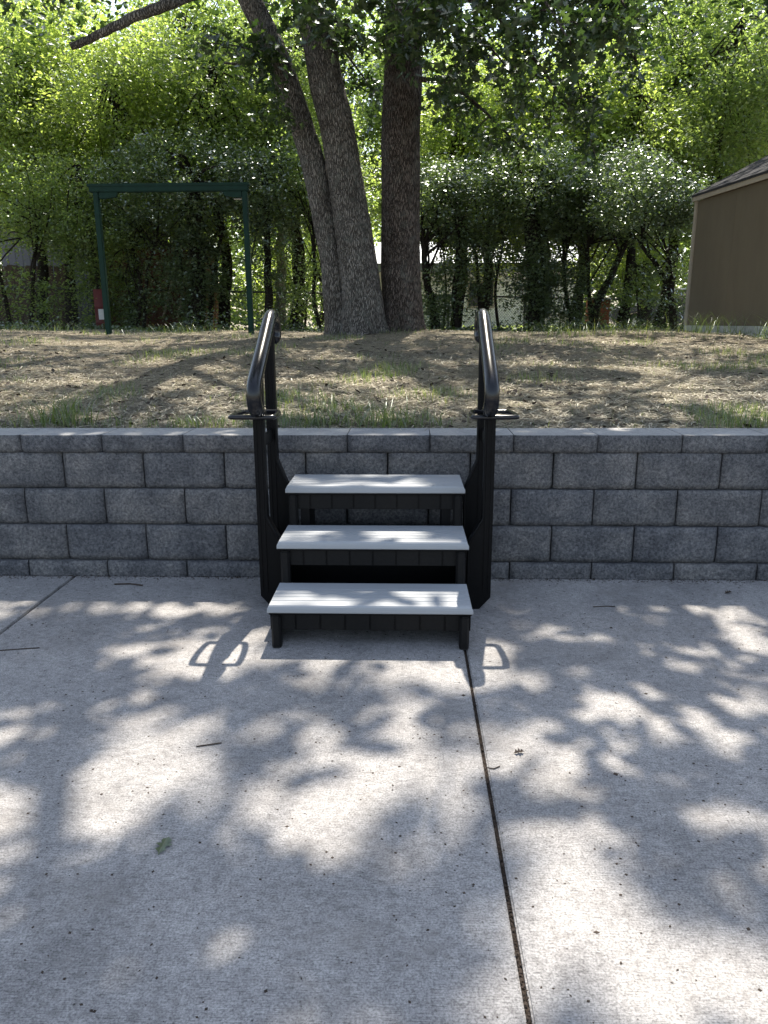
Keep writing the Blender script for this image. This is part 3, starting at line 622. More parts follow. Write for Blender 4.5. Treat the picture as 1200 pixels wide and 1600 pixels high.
# --- bigger leafy trees behind the fence
G2 = 'tall leafy trees behind the back fence'
def back_tree(x, y, h, r, lm, lab, n, size=.13, low=.28, nm='leafy_tree', seed=0):
    g = gzf(x, y)-.05; P = [(x, y, g), (x+.15, y, g+h*.3), (x-.1, y+.1, g+h*.6), (x+.1, y, g+h*.9)]
    el = []
    rr = random.Random(seed+int(x*10)+int(y))
    for k in range(9):
        zz = g+h*(low+(1-low)*k/8.5); q = r*(.55+.75*math.sin(math.pi*(.12+.80*k/8)))*.62
        el.append((x+rr.uniform(-.55, .55)*r, y+rr.uniform(-.5, .5)*r, zz, q, q, h*.13))
    return tree(nm, lab, (x, y, g), [(P, .05+h*.017, .03)], el, int(n*1.1), 50, .33, size*.9, M[lm], M['twig'], G2, twigs=40)
backs = [
 (-8.7, 14.2, 6.6, 1.8, 'bright', 'sunlit yellow green small tree at the left edge above the board fence', 240, .10, .42),
 (-6.5, 14.0, 6.4, 1.6, 'bright', 'sunlit yellow green small tree above the left post of the swing frame', 250, .10, .42),
 (-4.4, 14.3, 6.6, 1.5, 'midgreen', 'green small tree above the middle of the swing frame crossbar', 220, .10, .42),
 (-2.7, 14.4, 7.0, 1.3, 'midgreen', 'dark green small tree between the swing frame and the leaning trunks', 190, .10, .38),
 (1.1, 14.5, 6.0, 1.4, 'bright', 'sunlit small tree right beside the straight dark trunk', 220, .10, .44),
 (3.0, 14.3, 5.7, 1.5, 'bright', 'sunlit yellow green small tree above the ivy covered trunk', 230, .10, .46),
 (5.0, 14.5, 5.9, 1.6, 'bright', 'sunlit yellow green small tree above the leaning dark tree', 240, .10, .46),
 (7.2, 15.0, 7.6, 1.8, 'midgreen', 'feathery green tree directly behind the shed corner', 260, .10, .40),
 (-8.6, 15.5, 7.4, 2.3, 'bright', 'bright yellow green tree at the far left behind the board fence', 330, .12, .46),
 (-5.6, 16.5, 8.0, 2.3, 'bright', 'sunlit yellow green tree rising above the left half of the swing frame', 380, .12, .44),
 (-3.2, 18.0, 8.6, 2.1, 'midgreen', 'darker green tree above the right post of the swing frame', 300, .12, .42),
 (-11.0, 20.0, 10.5, 3.0, 'midgreen', 'tall green tree in the upper left corner of the view', 330, .15, .30),
 (-7.2, 22.5, 11.0, 2.8, 'midgreen', 'tall hazy green tree behind the bare limb', 300, .15, .35),
 (1.9, 16.5, 6.3, 2.0, 'bright', 'bright green tree directly right of the big dark trunk', 300, .12, .36),
 (4.4, 17.0, 6.9, 2.2, 'bright', 'bright yellow green tree above the grey green shrubs', 330, .12, .36),
 (6.9, 17.5, 8.8, 2.5, 'midgreen', 'tall green tree rising behind the shed roof corner', 400, .12, .34),
 (9.6, 18.5, 8.6, 2.5, 'bright', 'light green tree above the shed roof at the right edge', 300, .13, .36),
 (7.6, 21.6, 12.0, 2.8, 'bright', 'tallest light green tree in the upper right of the view', 420, .15, .34),
 (11.8, 22.0, 12.5, 3.0, 'midgreen', 'tall dark tree in the upper right corner of the view', 330, .15, .3),
 (-.6, 22.0, 9.5, 2.6, 'midgreen', 'green tree seen between the middle and right big trunks', 250, .15, .44),
 (3.0, 41.0, 17.0, 4.0, 'midgreen', 'far dark green tree behind the overhanging oak branches', 300, .17, .4),
 (-3.6, 29.0, 12.0, 3.2, 'bright', 'sunlit far tree left of the leaning big trunks', 300, .17, .2),
]
for x, y, h, r, lm, lab, n, size, low in backs: back_tree(x, y, h, r, lm, lab, n, size, low)
# sunlit low shrubbery beyond the fence, seen through gaps
tree('leafy_shrub', 'sunlit green bush beyond the fence, seen through the gap beside the shed', (7.0,20,.95), [([(7.0,20,.9),(7.0,20,1.6),(7.1,20,2.6)],.05,.03)], [(6.6,20,2.9,1.4,1.0,.8),(7.6,20.3,2.6,1.0,.8,.6)], 120, 44, .36, .11, M['bright'], M['twig'], G, cat='shrub')
tree('leafy_shrub', 'sunlit green bush beyond the fence, left of the leaning big trunks', (-3.4,21,.95), [([(-3.4,21,.9),(-3.3,21,1.6),(-3.2,21,2.6)],.05,.03)], [(-3.3,21,3.1,.9,.8,.8),(-4.6,21,2.4,.9,.8,1.0)], 80, 44, .34, .11, M['bright'], M['twig'], G, cat='shrub')
tree('pale_tree', 'pale sunlit trunk beyond the fence right of the swing frame', (-3.35,16.5,.9), [([(-3.38,16.5,.9),(-3.36,16.5,2.0),(-3.3,16.5,3.2),(-3.1,16.6,5.5)],.16,.10)], [(-3.1,16.8,6.2,1.3,1.0,1.0)], 60, 44, .36, .12, M['midgreen'], M['paletrunk'], G2)

# ---------------------------------------------------------------- far wood closing the view
far = []
n = 42000
fx = rng.uniform(-34, 34, n); fy = rng.uniform(40, 50, n); top = 12.5+2.3*fbm(fx, fx*0, .35, 31); fz = .9+(top-.9)*rng.uniform(0, 1, n)**.75
far = np.stack([fx, fy, fz], 1)+rng.normal(size=(n, 3))*.3
wd = obj('distant_wood', leaf_mesh('distant_wood', far, .62, T_SIMPLE, .3), M['midgreen']); tag(wd, 'distant line of woodland closing off the view behind the yards', 'woodland', kind='stuff')

# ---------------------------------------------------------------- lawn cover
def visible_ground(n, y0, y1, half=.56):
    d0, d1 = y0+4.01, y1+4.01; u = rng.uniform(1/d1, 1/d0, n); d = 1/u
    x = rng.uniform(-half, half, n)*d*1.08-.03*d; return x, d-4.01
def blades(name, x, y, h, wdt, lean, m, flat=False, z0=None):
    n = len(x); z = gz(x, y)-.004 if z0 is None else z0
    a = rng.uniform(0, 2*np.pi, n); d = np.stack([np.cos(a), np.sin(a), np.zeros(n)], 1); s = np.stack([-np.sin(a), np.cos(a), np.zeros(n)], 1)
    B = np.stack([x, y, z], 1); wv = (wdt*rng.uniform(.6, 1.3, n))[:, None]*s
    h = np.asarray(h)*rng.uniform(.5, 1.3, n)
    if flat:
        e = rng.uniform(-.02, .12, n); k = rng.uniform(-.25, .25, n)
        L = h[:, None]; up = np.array([0, 0, 1.0])
        zz = rng.uniform(.0, .022, n)[:, None]*up
        p0 = B+zz; p1 = p0+d*L*.5+s*L*k[:, None]*.3+up*L*e[:, None]; p2 = p0+d*L+up*L*e[:, None]*.6
        tw = wv*.25+up*(np.zeros(n)+wdt)[:, None]*.5
        V = np.stack([p0-wv, p0+wv, p1+wv+tw*.3, p1-wv, p2+wv*.4, p2-wv*.4], 1)
    else:
        ln = (lean*rng.uniform(.3, 1.5, n)*h)[:, None]; up = np.array([0, 0, 1.0])
        p1 = B+d*ln*.35+up*(h*.6)[:, None]; p2 = B+d*ln+up*h[:, None]
        V = np.stack([B-wv, B+wv, p1+wv*.7, p1-wv*.7, p2+wv*.1, p2-wv*.1], 1)
    b = (np.arange(n)*6)[:, None]
    F = np.concatenate([b+np.array([[0,1,2,3]]), b+np.array([[3,2,4,5]])])
    return mesh_np(name, V.reshape(-1, 3), F)
x, y = visible_ground(95000, .36, 10.2)
gmask = fbm(x, y, 2.6, 41)
tag(obj('straw_thatch', blades('straw_thatch', x, y, .12, .0017+.00018*(y+4), .3, None, True), M['straw']), 'dry straw coloured thatch lying over the lawn', 'dead grass', kind='stuff')
x, y = visible_ground(60000, .37, 10.0); gm = fbm(x, y, 2.4, 41)+.45*np.exp(-(y-.36)/.35)*(fbm(x*1.5, y*0, 2.0, 44) > -.1)+.35*(x > 1)*np.clip((y-3)/4, 0, 1)
k = rng.uniform(0, 1, len(x)) < np.clip((gm-.35)*.6, .04, 1); x, y = x[k], y[k]
tall = .035+.03*np.clip(gm[k], 0, 1.4)+.02*np.exp(-(y-.36)/.4)
tag(obj('short_grass', blades('short_grass', x, y, tall, .0016+.00012*(y+4), .6, None), M['grass']), 'sparse short green grass growing through the thatch', 'grass', kind='stuff')
def tuft(cx, cy, n, r, h, label, m='grass', nm='grass_tuft', lean=1.1):
    h = h*(.85 if cy < 2 and cx > -2 else .95); n = int(n*1.15)
    x = cx+rng.normal(size=n)*r; y = np.maximum(cy+rng.normal(size=n)*r*.6, .37)
    o = obj(nm, blades(nm, x, y, h, .0028, lean, None), M[m]); return tag(o, label, 'grass tuft', 'taller grass tufts on the lawn', 'stuff')
tuft(-2.12, .55, 150, .12, .20, 'tall green weedy tuft at the wall edge near the left side of the photo')
tuft(-1.30, .50, 120, .12, .09, 'low green tuft on the wall edge, left of the left handrail')
tuft(-.08, .50, 230, .15, .15, 'wide green tuft just behind the wall, between the two handrails and right of centre')
tuft(-.45, .52, 110, .10, .13, 'green tuft just behind the wall close to the left handrail')
tuft(-.40, 1.0, 90, .10, .13, 'sparse green tuft further up the lawn between the handrails')
tuft(3.2, 7.6, 150, .35, .22, 'wispy upright grass on the right half of the lawn near the fence')
tuft(2.2, 7.9, 120, .3, .20, 'wispy grass clump at the back of the lawn below the ivy covered trunk')
tuft(4.6, 7.8, 130, .28, .30, 'tall wispy seed grass in front of the shed base')
tuft(5.0, 6.7, 90, .2, .34, 'tall pale grass stalks at the right edge beside the slatted ramp')
tuft(-3.9, 9.6, 160, .6, .16, 'pale green grass strip at the back edge of the lawn behind the swing frame')
tuft(-6.6, 9.6, 160, .5, .16, 'pale grass clump at the back edge of the lawn far left')
# ground cover under the trees
n = 34000; x = rng.uniform(-12, 11, n); y = rng.uniform(9.9, 14.5, n); k = (y > 10.3+.25*np.sin(x*1.7)+.15*np.sin(x*4.1)); x, y = x[k], y[k]
hh = .14+.16*np.clip(fbm(x, y, 1.6, 51), -.6, 1.6); z = gz(x, y)+rng.uniform(0, 1, len(x))*np.clip(hh, .03, .5)
tag(obj('ground_cover', leaf_mesh('ground_cover', np.stack([x, y, z], 1), .075, T_SIMPLE, .5), M['cover']), 'low ivy and weeds covering the ground under the trees', 'ground cover', kind='stuff')
n = 9000; x = rng.uniform(-11, 12, n); y = rng.uniform(14.5, 24, n); z = gz(x, y)+rng.uniform(0, .25, n)
tag(obj('far_weeds', leaf_mesh('far_weeds', np.stack([x, y, z], 1), .13, T_SIMPLE, .5), M['bright']), 'sunlit weeds on the ground beyond the fence', 'weeds', kind='stuff')
# fallen leaves and bits scattered on the lawn
x, y = visible_ground(2600, .4, 9.8)
tw = []
for k in range(70):
    tx, ty = rng.uniform(-5, 5.5), rng.uniform(.6, 8.6); ta = rng.uniform(0, 3.14); tl = rng.uniform(.06, .22)
    tw.append(([Vector((tx, ty, gzf(tx, ty)+.012)), Vector((tx+tl*.5*math.cos(ta), ty+tl*.5*math.sin(ta), gzf(tx, ty)+.022)), Vector((tx+tl*math.cos(ta+.3), ty+tl*math.sin(ta+.3), gzf(tx, ty)+.014))], .004, .002))
tag(obj('lawn_sticks', stems_mesh('lawn_sticks', tw, 5), M['deadbit']), 'small sticks lying scattered over the dry lawn', 'sticks', kind='stuff')
tag(obj('leaf_litter', leaf_mesh('leaf_litter', np.stack([x, y, gz(x, y)+.012], 1), .06, T_SIMPLE, 1.5), M['deadbit']), 'small dead leaves scattered over the dry lawn', 'leaf litter', kind='stuff')

# ---------------------------------------------------------------- swing frame
fy = 8.5; sw = empty('swing_frame', (-3.73, fy, gzf(-3.73, fy)), 'empty dark green metal swing frame without seats on the lawn', 'swing frame')
for x in (-4.885, -2.545):
    b = MB(); b.box(x-.042, x+.042, fy-.042, fy+.042, gzf(x, fy)-.05, 3.36, .008); obj('post', b.mesh('post'), M['green'], sw)
b = MB(); b.box(-4.98, -2.48, fy-.055, fy+.055, 3.362, 3.475, .01); b.box(-5.0, -2.465, fy-.065, fy+.065, 3.44, 3.482, .004)
obj('crossbar', b.mesh('crossbar'), M['green'], sw)
for x, s in ((-4.835, 1), (-2.595, -1)):
    b = MB(); b.prism([(x, 3.36), (x+s*.30, 3.36), (x+s*.26, 3.29), (x+s*.10, 3.27), (x, 3.27)], 'y', fy-.03, fy+.03); obj('bracket', b.mesh('bracket'), M['green'], sw)
b = MB(); b.tube([(-2.72, fy, 3.25), (-2.60, fy, 3.25)], .012, 6); obj('eye_bolt', b.mesh('eye_bolt'), M['silver'], sw)

# ---------------------------------------------------------------- chain link fence
F0 = Vector((-11.5, 11.6)); F1 = Vector((11.5, 20.3)); FD = (F1-F0); FL = FD.length; FD.normalize()
fence = empty('chain_link_fence', (0, 16, .95), 'low chain link fence running behind the trees at the back of the lawn', 'fence')
def fp(s): p = F0+FD*s; return p.x, p.y
def ftop(s): return 2.17-.26*s/FL
b = MB(); b.tube([(*fp(s), ftop(s)) for s in np.linspace(0, FL, 14)], .024, 8); obj('top_rail', b.mesh('top_rail', True), M['galv'], fence)
ss = np.linspace(0, FL, 12)
for s in ss:
    x, y = fp(s); b = MB(); b.tube([(x, y+.03, gzf(x, y)-.1), (x, y+.03, ftop(s)+.05)], .03, 8); obj('fence_post', b.mesh('fence_post', True), M['galv'], fence)
V, Fc = [], []; H = 1.12; st_ = .075; wr = .0035; k = 0
for i in range(int((FL+H)/st_)):
    for sgn in (1, -1):
        s0 = i*st_-(H if sgn > 0 else 0); s1 = s0+H*sgn if sgn > 0 else s0-H
        pts = []
        for q in (0, 1):
            s = s0+(s1-s0)*q; zz = q*H
            if s < 0: zz = (0-s0)/(s1-s0)*H; s = 0
            if s > FL: zz = (FL-s0)/(s1-s0)*H; s = FL
            x, y = fp(s); pts.append((x, y, ftop(s)-H+zz))
        a, c = pts; 
        if abs(a[2]-c[2]) < .02: continue
        V += [(a[0]-wr, a[1]+.002*sgn, a[2]), (a[0]+wr, a[1]+.002*sgn, a[2]), (c[0]+wr, c[1]+.002*sgn, c[2]), (c[0]-wr, c[1]+.002*sgn, c[2])]
        Fc.append((k, k+1, k+2, k+3)); k += 4
tag(obj('wire_mesh', mesh_np('wire_mesh', V, Fc), M['galv'], fence), kind='stuff')

# ---------------------------------------------------------------- left background: board fence, sheds, drum
bf = empty('board_fence', (-9.8, 15.4, .95), 'dark brown vertical board fence at the far left behind the chain link', 'fence')
pm = MB(); pm.box(0, .138, 0, .022, 0, 1.82, .003); pm = pm.mesh('board'); pm.materials.append(M['brownwood'])
for i in range(30):
    o = link(bpy.data.objects.new('board', pm), bf); o.location = (-3.0+i*.147, random.uniform(-.008, .008), random.uniform(-.03, .03)); o.rotation_euler.y = random.uniform(-.008, .008)
for z in (1.25, 2.4):
    b = MB(); b.box(-12.8, -8.4, 15.425, 15.465, z, z+.09); obj('fence_rail', b.mesh('fence_rail'), M['brownwood'], bf)
gs = empty('grey_shed', (-10, 17.5, .95), 'grey shed with vertical siding showing above the brown board fence', 'shed')
pm = MB(); pm.box(0, .195, 0, .02, 0, 3.0, .004); pm = pm.mesh('siding_board'); pm.materials.append(M['greysiding'])
for i in range(12):
    o = link(bpy.data.objects.new('siding_board', pm), gs); o.location = (-1.2+i*.2, 0, 0)
b = MB(); b.box(-11.2, -8.8, 17.525, 19.5, .95, 3.9); obj('wall', b.mesh('wall'), M['greysiding'], gs)
b = MB(); b.prism([(-11.5, 3.9), (-8.5, 3.9), (-10, 4.6)], 'y', 17.3, 19.7); obj('roof', b.mesh('roof'), M['shingle'], gs)
rsd = empty('red_shed', (-7.2, 17.8, .95), 'faded red wooden shed behind the stems left of and inside the swing frame', 'shed')
pm = MB(); pm.box(0, .175, 0, .02, 0, 2.45, .004); pm = pm.mesh('siding_board'); pm.materials.append(M['redwood'])
for i in range(16):
    o = link(bpy.data.objects.new('siding_board', pm), rsd); o.location = (-1.5+i*.18, 0, 0)
b = MB(); b.box(-8.7, -5.83, 17.825, 20, .95, 3.38); obj('wall', b.mesh('wall'), M['redwood'], rsd)
b = MB(); b.prism([(-8.9, 3.38), (-5.6, 3.38), (-5.6, 3.46), (-7.25, 4.2), (-8.9, 3.46)], 'y', 17.6, 20.2); obj('roof', b.mesh('roof'), M['shingle'], rsd)
for j, xx in enumerate((-6.9, -6.5)):
    b = MB(); b.tube([(xx, 17.72, 1.5), (xx+.5, 17.72, 3.0)], .035, 6); obj('leaning_brace', b.mesh('leaning_brace'), M['trim'], rsd)
dr = empty('red_drum', (-6.36, 12.05, gzf(-6.47, 12.05)), 'narrow red drum with a white sticker behind the left post of the swing frame', 'drum')
g0 = gzf(-6.47, 12.05)
b = MB()
prof = [(.0, .15), (.02, .16), (.03, .155), (.27, .155), (.29, .163), (.31, .155), (.60, .155), (.62, .163), (.64, .155), (.93, .155), (.95, .16), (.965, .15)]
rings = [[b.bm.verts.new((-6.36+r*math.cos(a), 12.05+r*math.sin(a), g0+h)) for a in [2*math.pi*k/24 for k in range(24)]] for h, r in prof]
for A, B in zip(rings, rings[1:]):
    for k in range(24): b.bm.faces.new((A[k], A[(k+1) % 24], B[(k+1) % 24], B[k]))
b.bm.faces.new(rings[0][::-1]); b.bm.faces.new(rings[-1]); obj('barrel', b.mesh('barrel', True), M['redpaint'], dr)
b = MB(); pts = [(-6.36+.158*math.cos(a), 12.05+.158*math.sin(a)) for a in np.linspace(-1.75, -.95, 6)]
vs = [(b.bm.verts.new((x, y, g0+.36)), b.bm.verts.new((x, y, g0+.57))) for x, y in pts]
for (a0, a1), (c0, c1) in zip(vs, vs[1:]): b.bm.faces.new((a0, c0, c1, a1))
obj('sticker', b.mesh('sticker'), M['paper'], dr)

# ---------------------------------------------------------------- white house beyond
obj('bounce_paving', mesh_np('bounce_paving', [(.2,23.7,1.0),(16,23.7,1.0),(16,27.9,1.0),(.2,27.9,1.0),(.2,23.7,.8),(16,23.7,.8)], [(0,1,2,3),(4,5,1,0)]), M['concrete'])['kind'] = 'structure'  # pale paving added to bounce sunlight onto the house front
hs = empty('white_house', (3, 28, .95), 'low white house with metal roof tinted by reflected sky behind the shrubs', 'house')
b = MB(); b.box(-1.6, 7.0, 28.0, 34, .9, 3.32); obj('wall', b.mesh('wall'), M['whitewall'], hs)
pm = MB(); pm.prism([(0, 0), (-.022, .01), (-.008, .195), (0, .195)], 'x', 0, 8.6); pm = pm.mesh('siding_board'); pm.materials.append(M['whitewall'])
for i in range(12):
    o = link(bpy.data.objects.new('siding_board', pm), hs); o.location = (-4.6, -.002, .0+i*.198)
b = MB(); b.box(-2.0, 7.3, 27.45, 28.6, 3.322, 3.62); obj('fascia', b.mesh('fascia'), M['soffit'], hs)
b = MB(); b.prism([(27.35, 3.622), (30.9, 4.75), (34.6, 3.622)], 'x', -2.1, 7.4); rf = obj('roof', b.mesh('roof'), M['metalroof'], hs)
sl_ = (4.75-3.622)/3.55
pm = MB(); pm.prism([(27.35, 3.624), (30.88, 3.624+sl_*3.53), (30.88, 3.654+sl_*3.53), (27.35, 3.654)], 'x', -.015, .015); pm = pm.mesh('roof_seam'); pm.materials.append(M['metalroof'])
for i in range(20):
    o = link(bpy.data.objects.new('roof_seam', pm), rf); o.location = (-2.0+i*.48, 0, 0)
b = MB(); b.box(4.9, 5.8, 27.94, 27.975, 1.0, 2.95); dro = obj('door', b.mesh('door'), M['soffit'], hs)
b = MB(); b.box(2.4, 3.5, 27.945, 27.972, 1.9, 2.95); wn = obj('window', b.mesh('window'), M['trim'], hs)
b = MB(); b.box(2.48, 3.42, 27.93, 27.944, 1.98, 2.87); obj('pane', b.mesh('pane'), M['glass'], wn)
# brick pillar
bp = empty('brick_pillar', (6.25, 22, .95), 'short red brick pillar seen through the fence, left of the car', 'pillar')
pm = MB(); pm.box(-.1, .1, -.3, -.2, 0, .062, .004); pm = pm.mesh('brick'); pm.materials.append(M['brick'])
for r in range(15):
    for k in range(3):
        o = link(bpy.data.objects.new('brick', pm), bp); o.location = (-.21+k*.21+(.0 if r % 2 else .05), 0, r*.073)
b = MB(); b.box(5.95, 6.6, 21.81, 22.4, .95, 2.04); obj('core', b.mesh('core'), M['brick'], bp)
b = MB(); b.box(5.88, 6.66, 21.62, 22.45, 2.045, 2.12, .01); obj('capstone', b.mesh('capstone'), M['trim'], bp)
# white garden bench
be = empty('garden_bench', (4.85, 22, .95), 'low white slatted bench behind the fence in front of the white house', 'bench')
for x in (4.42, 5.28):
    b = MB(); b.box(x-.025, x+.025, 21.8, 22.15, .93, 1.32); b.box(x-.025, x+.025, 22.15, 22.2, .93, 1.62); obj('leg', b.mesh('leg'), M['skirt'], be)
for i in range(4):
    b = MB(); b.box(4.36, 5.34, 21.8+i*.085, 21.87+i*.085, 1.322, 1.345); obj('seat_slat', b.mesh('seat_slat'), M['skirt'], be)
for i in range(3):
    b = MB(); b.box(4.36, 5.34, 22.125, 22.148, 1.40+i*.08, 1.455+i*.08); obj('back_slat', b.mesh('back_slat'), M['skirt'], be)

# ---------------------------------------------------------------- car
car = empty('parked_car', (9.6, 26, .95), 'dark grey parked car seen through the fence beside the shed', 'car')
cx, cyy, cz = 7.55, 25.1, 1.0
def X_(v): return cx+v
side = [(0,.38),(0,.72),(.18,.86),(1.05,.95),(1.65,1.40),(2.1,1.50),(3.4,1.50),(4.05,1.38),(4.35,.95),(4.45,.80),(4.45,.35),(4.0,.28),(3.98,.34),(3.9,.52),(3.72,.64),(3.5,.68),(3.28,.64),(3.1,.52),(3.02,.34),(3.0,.28),(1.42,.28),(1.4,.34),(1.32,.52),(1.14,.64),(.92,.68),(.70,.64),(.52,.52),(.44,.34),(.42,.30)]
b = MB(); b.prism([(X_(a), cz+h) for a, h in side], 'y', cyy, cyy+1.75); 
body = obj('body', b.mesh('body'), M['carpaint'], car)
bv = body.modifiers.new('bevel', 'BEVEL'); bv.width = .05; bv.segments = 2; bv.limit_method = 'ANGLE'
for pts in ([(1.28,1.0),(1.74,1.37),(2.25,1.43),(2.25,1.0)], [(2.33,1.0),(2.33,1.43),(3.15,1.43),(3.15,1.0)], [(3.23,1.0),(3.23,1.43),(3.55,1.42),(3.95,1.30),(4.1,1.0)]):
    b = MB(); b.prism([(X_(a), cz+h) for a, h in pts], 'y', cyy-.006, cyy+.004); obj('side_window', b.mesh('side_window'), M['glass'], car)
b = MB(); b.box(X_(1.8), X_(3.6), cyy+.2, cyy+1.55, cz+1.502, cz+1.53, .01); obj('roof_panel', b.mesh('roof_panel'), M['silver'], car)
for wx in (.92, 3.5):
    for wy in (cyy+.1, cyy+1.65):
        b = MB(); r = bmesh.ops.create_cone(b.bm, cap_ends=True, segments=24, radius1=.33, radius2=.33, depth=.22, matrix=Matrix.Translation((X_(wx), wy, cz+.33)) @ Matrix.Rotation(math.pi/2, 4, 'X'))
        wh = obj('wheel', b.mesh('wheel', True), M['rubber'], car)
        b = MB(); bmesh.ops.create_cone(b.bm, cap_ends=True, segments=20, radius1=.20, radius2=.20, depth=.235, matrix=Matrix.Translation((X_(wx), wy, cz+.33)) @ Matrix.Rotation(math.pi/2, 4, 'X'))
        obj('rim', b.mesh('rim', True), M['silver'], wh)
b = MB(); b.box(X_(-.02), X_(.10), cyy+.08, cyy+.42, cz+.66, cz+.80, .01); obj('headlight', b.mesh('headlight'), M['paper'], car)
b = MB(); b.box(X_(1.32), X_(1.48), cyy-.16, cyy-.01, cz+.98, cz+1.1, .02); obj('mirror', b.mesh('mirror'), M['carpaint'], car)
b = MB(); b.box(X_(2.0), X_(2.16), cyy-.03, cyy-.008, cz+.84, cz+.87, .004); obj('door_handle', b.mesh('door_handle'), M['silver'], car)

# ---------------------------------------------------------------- shed on the right
A = Vector((4.93, 10.0)); dr_ = Vector((.1213, -.9926)); nr_ = Vector((.9926, .1213))   # along wall toward the viewer, into the shed
shed = empty('garden_shed', (4.87, 10.0, 1.1), 'olive brown garden shed with dark shingle roof at the right edge', 'shed')
def sw_(a, d): p = A+dr_*a+nr_*d; return p.x, p.y
def sbox(a0, a1, d0, d1, z0, z1):
    b = MB(); vs = []
    for z in (z0, z1):
        for a, d in ((a0,d0),(a1,d0),(a1,d1),(a0,d1)): vs.append(b.bm.verts.new((*sw_(a, d), z)))
    for f in ((3,2,1,0),(4,5,6,7),(0,1,5,4),(1,2,6,5),(2,3,7,6),(3,0,4,7)): b.bm.faces.new([vs[i] for i in f])
    return b
L_ = 5.0; Wd = 3.6; ze = 3.36
for i in range(4):
    a0 = .08+i*1.22; obj('wall_panel', sbox(a0+.002, min(a0+1.218, L_-.08), 0, .03, 1.305, ze).mesh('wall_panel'), M['shedwall'], shed)
obj('wall', sbox(.03, L_-.03, .034, Wd, 1.0, ze).mesh('wall'), M['shedwall'], shed)
obj('skirt_board', sbox(.0, L_, -.02, .03, 1.09, 1.30).mesh('skirt_board'), M['skirt'], shed)
obj('corner_trim', sbox(-.02, .055, -.018, .08, 1.305, ze).mesh('corner_trim'), M['trim'], shed)
obj('corner_trim', sbox(L_-.075, L_+.02, -.018, .10, 1.305, ze).mesh('corner_trim'), M['trim'], shed)
obj('fascia', sbox(-.05, L_+.16, -.05, -.022, ze, ze+.085).mesh('fascia'), M['trim'], shed)
tp = .51; rd = Wd/2+.06
def slab_pts(d, z, a0, a1): return [(*sw_(a0, d), z), (*sw_(a1, d), z)]
b = MB(); 
P0 = slab_pts(-.06, ze+.07, -.06, L_+.2); P1 = slab_pts(-.06+rd, ze+.07+tp*rd, -.06, L_+.2); P2 = slab_pts(-.06+2*rd, ze+.07, -.06, L_+.2)
lo = [b.bm.verts.new(p) for p in (P0[0], P0[1], P1[1], P1[0], P2[1], P2[0])]; hi = [b.bm.verts.new((p[0], p[1], p[2]+.03)) for p in (P0[0], P0[1], P1[1], P1[0], P2[1], P2[0])]
for q in ((0,1,2,3),(3,2,4,5)): b.bm.faces.new([hi[i] for i in q]); b.bm.faces.new([lo[i] for i in q][::-1])
for q in ((0,1),(1,2),(2,4),(4,5),(5,3),(3,0)): b.bm.faces.new((lo[q[0]], lo[q[1]], hi[q[1]], hi[q[0]]))
rf = obj('roof', b.mesh('roof'), M['shingle'], shed)
V, Fc = [], []
for r in range(14):
    d0 = -.065+r*.132; a = -.06-(r % 2)*.15
    while a < L_+.2:
        a1 = min(a+.292, L_+.21); aa = max(a, -.07)
        if a1-aa > .03:
            t = random.uniform(0, .004); k = len(V)
            for (d, dz) in ((d0, .040+t), (d0+.15, .033+t)):
                for q in (aa, a1): V.append((*sw_(q, d), ze+.07+tp*(d+.06)+dz))
            for q in (aa, a1): V.append((*sw_(q, d0), ze+.07+tp*(d0+.06)+.029))
            Fc += [(k, k+1, k+3, k+2), (k+4, k+5, k+1, k)]
        a += .30
tag(obj('shingles', mesh_np('shingles', V, Fc), M['shingle'], rf), kind='stuff')
# gable ends
for aa in (.0, L_):
    b = MB(); vs = [b.bm.verts.new((*sw_(aa+e, d), z)) for e in ((.03, .06) if aa == 0 else (-.06, -.03)) for d, z in ((0.04, ze+.001), (Wd, ze+.001), (Wd/2, ze+tp*Wd/2))]
    b.bm.faces.new(vs[:3]); b.bm.faces.new(vs[3:][::-1])
    for q in ((0,1),(1,2),(2,0)): b.bm.faces.new((vs[q[0]], vs[q[1]], vs[q[1]+3], vs[q[0]+3]))
    obj('gable', b.mesh('gable'), M['shedwall'], shed)
# slatted ramp leaning by the shed base
rp = empty('slatted_ramp', (5.0, 7.3, 1.1), 'weathered white slatted wooden ramp lying against the shed base at the right edge', 'ramp')
for i in range(9):
    b = MB(); M_ = Matrix.Translation((4.98+i*.10, 7.35-i*.03, 1.165+i*.022)) @ Matrix.Rotation(math.radians(-12), 4, 'Y') @ Matrix.Rotation(-.25, 4, 'Z'); b.box(-.04, .04, -.55, .35, -.01, .01, .003, M_); obj('slat', b.mesh('slat'), M['skirt'], rp)
for yy in (-.45, .25):
    b = MB(); M_ = Matrix.Translation((5.38, 7.23, 1.22)) @ Matrix.Rotation(math.radians(-12), 4, 'Y') @ Matrix.Rotation(-.25, 4, 'Z'); b.box(-.48, .5, yy-.03, yy+.03, -.055, -.012, .003, M_); obj('side_rail', b.mesh('side_rail'), M['skirt'], rp)

